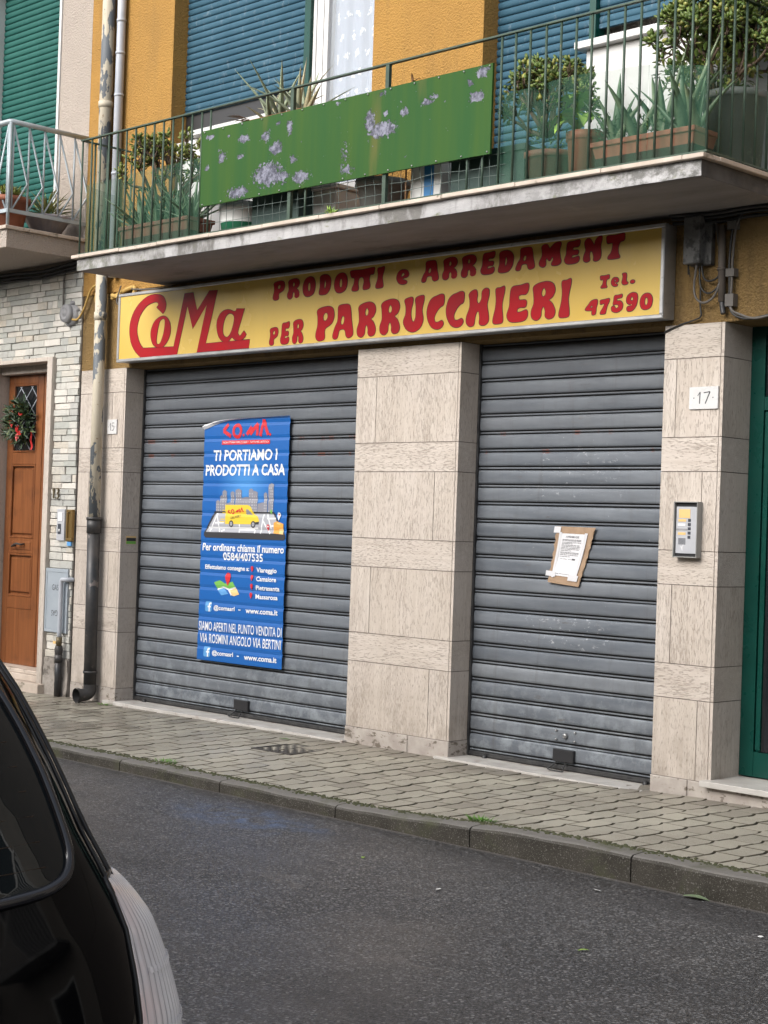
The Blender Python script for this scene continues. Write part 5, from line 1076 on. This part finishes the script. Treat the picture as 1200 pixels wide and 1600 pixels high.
def round_pot(root, c, r0, r1, h, mat_, name='pot', n=22, flutes=0):
    m_ = MB(); x, y, z = c
    m_.lathe(c, [(0, 0), (r0, 0), (r0+(r1-r0)*.82, h*.82), (r1*1.0, h*.83), (r1*1.06, h*.84), (r1*1.06, h), (r1*.95, h), (r1*.92, h*.9), (0, h*.88)], n)
    if flutes:
        for i, v in enumerate(m_.v):
            a = math.atan2(v[1]-y, v[0]-x); f_ = 1+.05*math.sin(a*flutes)*(1 if v[2] < z+h*.95 else .4); m_.v[i] = (x+(v[0]-x)*f_, y+(v[1]-y)*f_, v[2])
    return m_.build(name, mat_, root)
def trough(root, x0, x1, y0, y1, z0, z1, mat_):
    m_ = MB(); e = .025
    m_.add([(x0+e, y0+e, z0), (x1-e, y0+e, z0), (x1-e, y1-e, z0), (x0+e, y1-e, z0), (x0, y0, z1-.03), (x1, y0, z1-.03), (x1, y1, z1-.03), (x0, y1, z1-.03)], [(3, 2, 1, 0), (0, 1, 5, 4), (1, 2, 6, 5), (2, 3, 7, 6), (3, 0, 4, 7)])
    f_ = .012
    m_.box(x0-f_, x1+f_, y0-f_, y0+.01, z1-.03, z1); m_.box(x0-f_, x1+f_, y1-.01, y1+f_, z1-.03, z1); m_.box(x0-f_, x0+.01, y0+.0105, y1-.0105, z1-.03, z1); m_.box(x1-.01, x1+f_, y0+.0105, y1-.0105, z1-.03, z1)
    o = m_.build('trough', mat_, root); bevel(o, .006); MB().box(x0+.012, x1-.012, y0+.012, y1-.012, z0+.02, z1-.02).build('soil', 'soil', root); return o
def tuft(root, c, n, L_, w_, seed, mat_, spread=1., name='foliage'):
    r = random.Random(seed); m_ = MB()
    for i in range(n):
        a = r.uniform(0, 6.283); t = r.uniform(.1, 1)*spread; d = Vector((math.cos(a)*t, math.sin(a)*t, 1.15-.6*t)); leaf(m_, Vector(c)+Vector((math.cos(a), math.sin(a), 0))*r.uniform(0, .04), d, (0, 0, 1), L_*r.uniform(.5, 1.15), w_*r.uniform(.7, 1.2), r.uniform(.3, 1.5), 4, tip=.0)
    return m_.build(name, mat_, root)
def bush(root, boxes, n, seed, mat_, L_=.035, w_=.016, name='foliage'):
    r = random.Random(seed); m_ = MB()
    for (cx, cy, cz, rx, ry, rz), k_ in boxes:
        for i in range(int(n*k_)):
            v = rvec(r)*r.random()**.45; leaf(m_, (cx+v.x*rx, cy+v.y*ry, cz+v.z*rz), (v+rvec(r)*.8+Vector((0, 0, .4))), (0, 0, 1), L_*r.uniform(.6, 1.3), w_*r.uniform(.7, 1.2), r.uniform(0, 1), 2)
    return m_.build(name, mat_, root)

FZ = 3.497
# left end of the balcony
t = thing('jade_plant', 'jade plant with reddish branches behind the left end of the dark green railing', 'potted plant', (-1.62, -.42, FZ))
round_pot(t, (-1.62, -.42, FZ), .11, .16, .30, 'brown_pot'); jade(t, (-1.62, -.42, FZ+.36), .44, .56, 3, 9, 'jade_yellow', .050, 5, .25)
t = thing('aloe_trough', 'big grey green aloe plants in a long brown trough behind green netting', 'potted plant', (-1.5, -.64, FZ))
trough(t, -1.83, -1.02, -.76, -.52, FZ+.03, FZ+.19, 'brown_pot'); mb_ = MB()
for i, x in enumerate((-1.72, -1.50, -1.30, -1.12)): aloe(None, (x, -.64, FZ+.17), 24, .44, .052, 20+i, spread=.95, mb=mb_)
mb_.build('foliage', 'aloe_leaf', t); MB().box(-1.84, -1.01, -.775, -.505, FZ+.004, FZ+.028).build('tray', 'terracotta', t)
t = thing('aloe_pot', 'pale spiky aloe in a terracotta trough showing above the flaking green sheet', 'potted plant', (-.15, -.6, FZ))
trough(t, -.42, .10, -.70, -.50, 4.12, 4.29, 'terracotta'); MB().box(-.40, .08, -.68, -.52, FZ, 4.119).build('stand', 'dark_crate', t); mb_ = MB()
for i, (x, n_, l) in enumerate(((-.34, 7, .36), (-.22, 8, .60), (-.05, 8, .56), (.03, 7, .46))): aloe(None, (x, -.6, 4.28), n_, l, .046, 40+i, spread=.95, mb=mb_)
mb_.build('foliage', 'pale_aloe', t); dm = MB(); rd_ = random.Random(6)
for i in range(10): 
    a = rd_.uniform(2.2, 4.2); leaf(dm, (-.42, -.66, 4.28), (math.cos(a), -.4, rd_.uniform(-.3, .5)), (0, 0, 1), rd_.uniform(.1, .26), .02, rd_.uniform(-.5, 1.3), 4)
dm.build('dead_leaf', 'dry_leaf', t)
t = thing('dried_plant', 'dried brown plant tip poking above the sheet in front of the ochre wall', 'plant', (1.12, -.7, 4.2))
MB().tube(spline([(1.12, -.72, FZ), (1.11, -.72, 4.1), (1.10, -.72, 4.24), (1.14, -.72, 4.27), (1.20, -.72, 4.25)], 4), .006, 5).tube([(1.10, -.72, 4.24), (1.05, -.72, 4.27)], .005, 5).build('stem', 'dry_leaf', t)
dm = MB()
for i in range(9): 
    v = rvec(rd_); leaf(dm, (1.14+v.x*.06, -.72, 4.26+v.z*.02), v, (0, 0, 1), .06, .022, 1, 3)
dm.build('foliage', 'dry_leaf', t)
# things standing under the sheet
t = thing('bucket', 'white plastic bucket with a green band at the left end of the sheet', 'bucket', (-.56, -.58, FZ))
MB().lathe((-.60, -.60, FZ), [(0, 0), (.135, 0), (.15, .10), (.152, .101)], 24).build('lower_band', 'bucket_green', t); MB().lathe((-.60, -.60, FZ), [(.152, .1015), (.158, .19), (.168, .192), (.168, .215), (.16, .216), (.158, .245), (0, .25)], 24).build('body', 'white_plastic', t)
t = thing('storage_box', 'pale plastic box standing under the flaking sheet beside the bucket', 'box', (-.10, -.4, FZ)); bevel(MB().box(-.38, .30, -.55, -.30, FZ, FZ+.26).build('body', 'white_plastic', t), .01); bevel(MB().box(-.40, .32, -.57, -.28, FZ+.262, FZ+.29).build('lid', 'white_plastic', t), .006)
t = thing('flower_pot', 'dark grey empty flower pot under the sheet left of the blue carton', 'pot', (.70, -.5, FZ)); round_pot(t, (.72, -.52, FZ), .13, .175, .25, 'grey_bin')
t = thing('carton', 'white carton with a bright blue label standing under the sheet', 'carton', (1.22, -.6, FZ)); bevel(MB().box(1.10, 1.36, -.66, -.50, FZ, FZ+.30).build('body', 'white_plastic', t), .004); MB().box(1.22, 1.30, -.663, -.6605, FZ+.02, FZ+.26).build('label_strip', 'label_blue', t)
t = thing('crate', 'dark green plastic crate under the right end of the sheet', 'crate', (1.7, -.55, FZ))
cr_ = MB(); cr_.box(1.48, 2.06, -.70, -.685, FZ, FZ+.27); cr_.box(1.48, 2.06, -.36, -.345, FZ, FZ+.27); cr_.box(1.48, 1.495, -.6845, -.3605, FZ, FZ+.27); cr_.box(2.045, 2.06, -.6845, -.3605, FZ, FZ+.27); cr_.box(1.495, 2.045, -.684, -.361, FZ, FZ+.02); cr_.box(1.47, 2.07, -.712, -.70, FZ+.24, FZ+.275); cr_.build('body', 'dark_crate', t)
t = thing('weed', 'small pale green succulent sprouting on the balcony edge under the sheet', 'plant', (.60, -.87, 3.52)); aloe(t, (.60, -.872, 3.505), 14, .06, .026, 77, 'bright_leaf', 1.3)
# right part
t = thing('jade_plant', 'round jade plant with many bare stems in a brown pot beside the green sheet', 'potted plant', (2.12, -.55, FZ))
round_pot(t, (2.14, -.55, FZ), .12, .165, .22, 'brown_pot'); jade(t, (2.10, -.55, FZ+.34), .35, .47, 12, 11, 'jade_leaf', .046, 5, .2)
bush(t, [((2.12, -.55, FZ+.30, .18, .13, .13), 1)], 130, 5, 'green_leaf', .04, .014, 'lower_foliage')
t = thing('leafy_plant', 'pale broad leaved plant in a small terracotta pot in front of the white parapet', 'potted plant', (2.44, -.62, FZ))
round_pot(t, (2.44, -.62, FZ), .085, .105, .29, 'terracotta'); m_ = MB(); r_ = random.Random(15)
for i in range(16):
    a = r_.uniform(0, 6.28); leaf(m_, (2.42+r_.uniform(-.03, .03), -.63, FZ+.28+r_.uniform(0, .2)), (math.cos(a), math.sin(a)-.3, r_.uniform(.2, 1)), (0, 0, 1), r_.uniform(.12, .24), .085, r_.uniform(.7, 1.8), 5, tip=0)
m_.build('foliage', 'bright_leaf', t)
t = thing('aloe_trough', 'tall dark aloes in a long terracotta trough at the right balcony corner', 'potted plant', (2.92, -.66, FZ))
trough(t, 2.60, 3.27, -.76, -.54, FZ+.03, FZ+.185, 'terracotta'); mb_ = MB()
for i, (x, n_, l) in enumerate(((2.68, 6, .46), (2.82, 4, .42), (2.99, 5, .52), (3.13, 6, .60), (3.21, 5, .50))): aloe(None, (x, -.65, FZ+.18), n_, l, .082, 60+i, spread=.7, mb=mb_)
mb_.build('foliage', 'aloe_leaf', t); bush(t, [((2.66, -.66, FZ+.26, .10, .08, .10), 1), ((2.95, -.66, FZ+.24, .22, .08, .07), 1)], 150, 8, 'green_leaf', .035, .014, 'ground_leaves')
t = thing('jade_plant', 'huge dense jade bush in a grey green bin at the right balcony corner', 'potted plant', (3.28, -.42, FZ))
bn = MB(); bn.lathe((3.19, -.26, FZ), [(0, 0), (.15, 0), (.175, .42), (.188, .42), (.188, .46), (.165, .46), (.16, .40), (0, .39)], 24); bn.build('bin', 'grey_bin', t)
jade(t, (3.12, -.34, FZ+.42), .45, .66, 21, 14, 'jade_leaf', .052, 8, .25)
bush(t, [((3.10, -.4, FZ+.56, .30, .24, .15), 1), ((3.12, -.36, FZ+.95, .36, .28, .24), 1.3)], 420, 31, 'jade_leaf', .045, .026, 'lower_foliage')
# left balcony pots
t = thing('succulent_pot', 'orange terracotta pot of succulents on the left balcony', 'potted plant', (-3.62, -.62, 3.878))
round_pot(t, (-3.60, -.63, 3.879), .125, .175, .26, 'terracotta'); m_ = MB(); r_ = random.Random(33)
for i in range(26):
    a = r_.uniform(0, 6.28); d_ = r_.uniform(0, .13); aloe(None, (-3.60+math.cos(a)*d_, -.63+math.sin(a)*d_, 4.12+r_.uniform(0, .08)), 9, .09, .03, 100+i, spread=1.2, mb=m_)
m_.build('foliage', 'jade_yellow', t)
t = thing('spider_plant', 'yellow green spider plant in a fluted grey bowl on the left balcony', 'potted plant', (-3.62, -.24, 3.878))
round_pot(t, (-3.60, -.25, 3.879), .10, .20, .16, 'grey_bowl', 'bowl', 48, 14); tuft(t, (-3.60, -.25, 4.02), 120, .30, .020, 44, 'spider_leaf', 1.1)

# wreath on the brown door
t = thing('wreath', 'dark evergreen wreath with red ribbon hanging on the brown door', 'wreath', (-4.53, .17, 2.36))
m_ = MB(); r_ = random.Random(51)
for i in range(330):
    a = r_.uniform(0, 6.283); rr = .125+r_.gauss(0, .035); p = Vector((-4.545+math.cos(a)*rr, .165+r_.uniform(-.05, .02), 2.36+math.sin(a)*rr*1.05))
    d = Vector((math.cos(a)*r_.uniform(-.3, 1), r_.uniform(-1, .1), math.sin(a)*r_.uniform(-.3, 1)))+rvec(r_)*.6; leaf(m_, p, d, (0, -1, .3), r_.uniform(.05, .11), .022, r_.uniform(-.5, 1), 3)
for q in ((-4.72, 2.43), (-4.73, 2.25), (-4.37, 2.27)):
    for i in range(12): leaf(m_, (q[0], .15, q[1]), (r_.uniform(-1, 1), r_.uniform(-.6, 0), r_.uniform(-.6, .6)), (0, -1, 0), .09, .018, .6, 3)
m_.build('foliage', 'wreath_leaf', t)
for (x, z, k_) in ((-4.50, 2.245, 14), (-4.58, 2.47, 4), (-4.47, 2.41, 5), (-4.62, 2.33, 4)):
    m_ = MB()
    for i in range(k_): a = r_.uniform(0, 6.28); leaf(m_, (x, .115, z), (math.cos(a), -.5, math.sin(a)), (0, -1, 0), r_.uniform(.05, .085) if k_ > 9 else .04, .04 if k_ > 9 else .02, .6, 3)
    m_.build('red_flower', 'red_petal', t)
MB().grid(lambda u, v: (-4.385+.03*u+.01*math.sin(v*5), .165+.008*math.sin(v*9), 2.10+.16*v), 2, 6).build('ribbon', 'red_petal', t)

# weeds, leaves, litter, drain cover
def weed(c, n, L_, seed, label, sx=1.):
    r = random.Random(seed); m_ = MB()
    for i in range(n):
        a = r.uniform(0, 6.28); d_ = r.uniform(0, 1)**.7*.07*sx; leaf(m_, (c[0]+math.cos(a)*d_*1.4, c[1]+math.sin(a)*d_*.6, c[2]), (math.cos(a)*.7+r.uniform(-.3, .3), math.sin(a)*.7, r.uniform(.4, 1.1)), (0, 0, 1), L_*r.uniform(.5, 1.2), .005, r.uniform(.3, 1.2), 3, base=.8)
    tag(m_.build('grass_tuft', 'grass_blade'), label, 'weed', 'grass tufts in the paving')
weed((2.63, -1.535, GZ(2.63, -1.535)-.002), 130, .04, 1, 'bright green grass tuft at the kerb edge below the right shutter', .9)
weed((-.05, -1.52, GZ(-.05, -1.52)-.002), 80, .03, 2, 'small grass tuft at the kerb edge below the left shutter', 1.1)
weed((-2.74, -.09, GZ(-2.74, -.09)-.002), 60, .025, 3, 'thin grass tuft by the foot of the rainwater pipe', .9)
ms = MB(); r_ = random.Random(71)
for i in range(2600):
    x = r_.uniform(-3.5, 6.2); y = -1.584+r_.gauss(0, .018); s_ = r_.uniform(.005, .012); z = GZ(x, -1.6)+.0035; ms.lathe((x, y, z), [(s_, -.002), (s_*.7, s_*.35), (0, s_*.45)], 5)
rough_mat('moss', (.05, .058, .025), (.085, .085, .045), .95, 30, 120, .6, .004)
tag(ms.build('moss', 'moss'), 'dark green moss along the joint between the pavers and the kerb', kind='stuff')
def dleaf(x, y, z, a, L_, mat_, label):
    m_ = MB(); leaf(m_, (x, y, z+.004), (math.cos(a), math.sin(a), .08), (0, 0, 1), L_, L_*.5, .3, 4, fold=.12, tip=0); tag(m_.build('fallen_leaf', mat_), label, 'leaf')
dleaf(-.36, -.30, GZ(-.36, -.3)+.002, .5, .09, 'green_leaf', 'dark green fallen leaf on the pavers in front of the left threshold')
dleaf(2.58, -2.35, -.1035, 2.2, .05, 'bright_leaf', 'yellow green fallen leaf on the asphalt nearest the kerb')
dleaf(4.02, -1.745, -.103, .2, .13, 'aloe_leaf', 'green leaf lying in the gutter against the kerb face')
dleaf(4.33, -3.32 if False else -2.9, -.097, 1.1, .05, 'bright_leaf', 'pale green leaf on the asphalt far from the kerb')
for i, (x, y, s_) in enumerate(((3.72, -1.98, .024), (3.02, -2.88, .021), (3.27, -2.55, .024), (4.65, -2.12, .014))):
    m_ = MB(); a = i*1.1; m_.add([(x+s_*math.cos(a+q)*(1 if q in (0, 3.14) else .55), y+s_*math.sin(a+q)*(1 if q in (0, 3.14) else .55), -.0975+.004*(q > 3)) for q in (0, 1.2, 2.2, 3.14, 4.3, 5.4)], [(0, 1, 2, 3, 4, 5)])
    tag(m_.build('paper_scrap', 'litter'), ('white paper scrap on the asphalt close to the kerb at the right', 'white scrap lying farthest out in the road', 'white scrap in mid road in front of the right shutter', 'tiny white scrap on the asphalt at the far right by the kerb')[i], 'litter')
dc = thing('drain_cover', 'square iron inspection cover set in the pavers before the central pillar', 'drain cover', (0, -.55, -.01))
rot = lambda x, y: (.02+x*math.cos(.05)-y*math.sin(.05), -.53+x*math.sin(.05)+y*math.cos(.05))
def rbox(mb, x0, x1, y0, y1, z0, z1): p_ = [rot(x0, y0), rot(x1, y0), rot(x1, y1), rot(x0, y1)]; mb.prism_z(p_, z0, z1)
f_ = MB(); e = .19
for a in ((-e, e, -e, -e+.02), (-e, e, e-.02, e), (-e, -e+.02, -e+.0205, e-.0205), (e-.02, e, -e+.0205, e-.0205)): rbox(f_, *a, -.03, GZ(0, -.53)+.003)
f_.build('frame', 'iron_cover', dc); f_ = MB(); rbox(f_, -.168, .168, -.168, .168, -.03, GZ(0, -.53)-.003)
for i in range(8):
    for j in range(8):
        if (i+j) % 2 == 0: rbox(f_, -.16+.04*i+.004, -.16+.04*i+.036, -.16+.04*j+.004, -.16+.04*j+.036, GZ(0, -.53)-.0029, GZ(0, -.53)+.002)
f_.build('lid', 'iron_cover', dc)

# ------------------------------------------------------------------ parked car in the near left corner
car = thing('parked_car', 'glossy black hatchback parked close to the camera, rear right corner showing', 'car', (4.0, -6.83, -.1))
CY = -6.805
LV = [  # z, rear x, half width, front x, rear corner depth
 (.06, 5.70, .76, 2.30, .20), (.14, 5.80, .82, 2.16, .20), (.30, 5.875, .845, 2.08, .20), (.42, 5.872, .855, 2.07, .19), (.50, 5.862, .857, 2.09, .18), (.58, 5.850, .856, 2.13, .18), (.66, 5.828, .850, 2.20, .18), (.74, 5.800, .838, 2.36, .17), (.80, 5.772, .820, 2.75, .17),
 (.86, 5.744, .797, 3.02, .17), (.92, 5.716, .772, 3.16, .17), (.98, 5.686, .757, 3.28, .17), (1.04, 5.652, .742, 3.39, .17), (1.10, 5.612, .727, 3.50, .17), (1.16, 5.568, .712, 3.60, .17), (1.22, 5.512, .695, 3.70, .17), (1.28, 5.43, .672, 3.80, .17), (1.33, 5.31, .638, 3.90, .18), (1.365, 5.15, .61, 4.02, .2), (1.385, 4.95, .53, 4.15, .2), (1.395, 4.75, .40, 4.3, .15), (1.398, 4.6, .2, 4.45, .08)]
def lerp_lv(z):
    for a, b in zip(LV, LV[1:]):
        if a[0] <= z <= b[0]: t = (z-a[0])/(b[0]-a[0]); return [p+(q-p)*t for p, q in zip(a, b)]
    return list(LV[0] if z < LV[0][0] else LV[-1])
def rear_x(z, s): l = lerp_lv(z); return l[1]-.05*s*s-l[4]*abs(s)**9
SS = [-1, -.985, -.965, -.94, -.91, -.87, -.82, -.75, -.65, -.5, -.3, 0, .3, .5, .65, .75, .82, .87, .91, .94, .965, .985, 1]
def outline(z):
    l = lerp_lv(z); pts = [(rear_x(z, s), CY+s*l[2]) for s in SS]; xr = rear_x(z, 1); n_ = 14; xf = l[3]+min(.5, l[2]*.55)
    sd = [(xr+(xf-xr)*i/n_, CY+l[2]*(1+.012*math.sin(math.pi*i/n_))) for i in range(1, n_+1)]
    fr_ = [(l[3]+min(.5, l[2]*.55)*abs(s)**4, CY+s*l[2]) for s in (.93, .85, .7, .5, .25, 0, -.25, -.5, -.7, -.85, -.93)]
    return pts+sd+fr_+[(x, 2*CY-y) for x, y in sd[::-1]]
cb_ = MB(); zs_ = [l[0] for l in LV]; zf = []
for a, b in zip(zs_, zs_[1:]): zf += [a, (a+b)/2]
zf.append(zs_[-1]); rows_ = [[(x, y, z) for x, y in outline(z)] for z in zf]; n_ = len(rows_[0])
cb_.add([p for r in rows_ for p in r], [(i*n_+j, (i+1)*n_+j, (i+1)*n_+(j+1) % n_, i*n_+(j+1) % n_) for i in range(len(rows_)-1) for j in range(n_)]+[tuple((len(rows_)-1)*n_+j for j in range(n_))[::-1]], 0, True)
body = cb_.build('body', 'car_paint', car, fix=True)
def on_rear(y, z, off=0.): s = (y-CY)/lerp_lv(z)[2]; s = max(-1, min(1, s)); return (rear_x(z, s)+off, y, z)
# rear window: rounded outline on the tailgate
half = [(0, .835), (.30, .833), (.52, .838), (.60, .848), (.638, .868), (.652, .90), (.648, .96), (.636, 1.04), (.616, 1.12), (.590, 1.19), (.565, 1.235), (.52, 1.258), (.30, 1.27), (0, 1.274)]
halfs = [(a*.962, b) for a, b in spline(half, 5)]
def rw_grid(f_, off, zlo, zhi, nu=26, nv=24):
    def half_w(z):
        c = [p for p in halfs]; best = 0
        for a, b in zip(c, c[1:]):
            if min(a[1], b[1]) <= z <= max(a[1], b[1]) and abs(b[1]-a[1]) > 1e-9: best = max(best, a[0]+(b[0]-a[0])*(z-a[1])/(b[1]-a[1]))
        return best
    return lambda u, v: on_rear(CY+(2*u-1)*half_w(zlo+(zhi-zlo)*v)*f_, zlo+(zhi-zlo)*v, off)
wg = MB(); wg.grid(rw_grid(1, .004, .836, 1.272), 30, 40); rwo = wg.build('rear_window', 'car_glass', car)
loop_ = [on_rear(CY+a, b, .004) for a, b in halfs]+[on_rear(CY-a, b, .004) for a, b in halfs[::-1]]
dl_ = MB()
for i in range(9):
    z = .88+.042*i; dl_.tube([on_rear(CY+(2*u/12-1)*.56*(1-.25*max(0, z-1)), z, .0042) for u in range(13)], .0011, 4)
dl_.build('heater_lines', 'heater', rwo)
MB().tube(loop_, .011, 8).build('window_seal', 'car_seal', rwo)
MB().tube([on_rear(CY+.02, .845, .03), on_rear(CY-.40, 1.0, .03)], .008, 6).lathe((on_rear(CY, .80, .0)), [(0, .02), (.03, .02), (.035, -.02)], 12, ax='y').build('wiper', 'car_trim', car)
# tailgate shut line and rain channel beside it
for s_ in (1, -1):
    for sv, r_ in ((.905, .0045), (.955, .006)):
        ln = []
        for i in range(20):
            z = .30+1.03*i/19; ln.append((rear_x(z, sv)-.0005, CY+s_*sv*lerp_lv(z)[2], z))
        MB().tube(ln, r_, 6).build('shut_line', 'car_trim', body)
# tail lamps wrapping the corners
def lamp_pt(t, v, s_, bulge):
    z = .36+.468*v; l = lerp_lv(z); inner = .828+.070*v
    # arc across the corner: from the rear face round to the flank
    if t < .5: s = inner+(1-inner)*(t/.5)**.7; x, y = rear_x(z, s), CY+s*l[2]
    else: x, y = rear_x(z, 1)-(t-.5)/.5*(.16-.05*v), CY+l[2]
    e = math.sin(min(1, max(0, t))*math.pi)**.6*max(.002, 1-v**3.2)**.62*min(1, v*6+.4)
    a = math.radians(20+50*t); b = bulge*e
    return (x+math.cos(a)*b, CY+s_*(y-CY+math.sin(a)*b), z)
for s_ in (1, -1):
    lm = MB(); lm.grid(lambda u, v: lamp_pt(u, v, s_, .066+.0022*math.cos(u*2*math.pi*22)), 176, 40)
    lm.mi = [1 if (i//40) % 8 in (3,) else 0 for i in range(len(lm.f))]  # darker strips painted in for the refraction lines of the ribbed lens
    lo3 = lm.build('tail_lamp', ['lamp_lens', 'lamp_flute'], car)
    bd = MB()
    for vv in (.42, .64): bd.grid(lambda u, v: lamp_pt(.06+u*.84, vv+.022*v, s_, .0695+.002*math.cos(u*2*math.pi*22)), 176, 2)
    bd.build('lens_rib', 'lamp_lens', lo3)
    MB().tube([lamp_pt(0.0, v/16, s_, .0) for v in range(17)]+[lamp_pt(u/10, 1, s_, .004) for u in range(1, 11)], .006, 6).build('lamp_seal', 'car_trim', lo3)
bm_ = MB(); 
for i in range(len(SS)-1): pass
bz = [.16, .2, .3, .38, .42]
bm_.grid(lambda u, v: (lambda s, z: (rear_x(z, s)+.025*math.sin(min(1, v*2, (1-v)*4)*1.57), CY+s*(lerp_lv(z)[2]+.01), z))(-1+2*u, .12+.22*v), 40, 10); bm_.build('rear_bumper', 'car_trim', car)
MB().box(5.87, 5.905, CY-.26, CY+.26, .35, .46, 0).build('number_plate_recess', 'car_trim', car)
for s_ in (1, -1):
    sw = MB(); ys = lambda z, x: CY+s_*(lerp_lv(z)[2]*(1+.012*math.sin(math.pi*min(1, max(0, (rear_x(z, 1)-x)/(rear_x(z, 1)-lerp_lv(z)[3]-.5)))))+.004)
    sw.grid(lambda u, v: (lambda z: (lambda x: (x, ys(z, x), z))(3.35+.9*(z-.84)+(5.18-.5*(z-.84)-3.35-.9*(z-.84))*u))(.84+.38*v), 20, 8); sw.build('side_window', 'car_glass', car)
    for x in (2.85, 5.12):
        wl = MB(); wl.lathe((x, CY+s_*.80, .19), [(0, -.02*1), (.20, -.02), (.27, -.10), (.295, -.09), (.30, -.02), (.295, .055), (.27, .062), (.21, .06)] if s_ > 0 else [(.21, -.06), (.27, -.062), (.295, -.055), (.30, .02), (.295, .09), (.27, .10), (.2, .02), (0, .02)], 28, ax='y')
        wo = wl.build('wheel', 'tyre', car)
        MB().lathe((x, CY+s_*.80, .19), [(0, .05*s_), (.06, .052*s_), (.10, .035*s_), (.19, .04*s_), (.208, .062*s_)], 20, ax='y').build('rim', 'rim', wo)
ws_ = MB(); ws_.grid(lambda u, v: (lambda z: (lerp_lv(z)[3]-.004+.42*abs(2*u-1)**4*.95, CY+(2*u-1)*lerp_lv(z)[2]*.9, z))(.90+.36*v), 16, 8); ws_.build('windscreen', 'car_glass', car)

# ------------------------------------------------------------------ unseen buildings added for the car's reflections, the opposite one kept low for light
op = thing('unseen_opposite_building', 'unseen plain plastered apartment house added across the street for reflections and light', 'building', (0, -10.9, 0))
fw = MB(); fw.box(-34, 30, -12.5, -10.6, -.1, 4.8); fw.build('wall', 'far_plaster', op)
r_ = random.Random(91)
for i in range(16):
    x = -32+i*3.9
    for z0, h_ in ((.9, 1.5), (3.1, 1.2)):
        MB().box(x, x+1.2, -10.598, -10.56, z0, z0+h_).build('window_shutter', 'far_shutter', op)
MB().box(-34.4, 30.4, -12.6, -10.1, 4.8, 5.0).build('eaves', 'balcony_concrete', op)

nb_ = thing('unseen_neighbouring_building', 'unseen greyish plastered apartment house with railed balconies, added for the car reflections', 'building', (9.1, 0, 0))  # out of view, added to darken and enrich the car's reflections
rough_mat('grey_plaster', (.26, .235, .21), (.20, .185, .165), .9, 2, 60, .3)
MB().box(9.05, 34, 0, .6, -.1, 9.6).build('wall', 'grey_plaster', nb_)
for i in range(6):
    x = 10.2+4.0*i
    for z0, h_ in ((.1, 2.3), (3.6, 2.2), (6.8, 2.2)):
        wn = MB(); wn.box(x-.08, x, -.03, -.001, z0, z0+h_); wn.box(x+1.3, x+1.38, -.03, -.001, z0, z0+h_); wn.box(x-.08, x+1.38, -.03, -.001, z0+h_+.001, z0+h_+.08); wo_ = wn.build('window_frame', 'white_paint', nb_)
        MB().box(x+.001, x+1.299, -.012, -.001, z0, z0+h_).build('pane', 'dark_glass', wo_)
    for z0 in (3.45, 6.65):
        bs_ = MB().box(x-.8, x+2.1, -.95, -.001, z0-.02, z0+.12).build('balcony_slab', 'balcony_concrete', nb_)
        rl_ = MB(); rl_.box(x-.8, x+2.1, -.94, -.90, z0+1.02, z0+1.06)
        for q in range(25): rl_.box(x-.79+.119*q, x-.765+.119*q, -.93, -.905, z0+.121, z0+1.02)
        rl_.build('railing', 'white_paint', bs_)
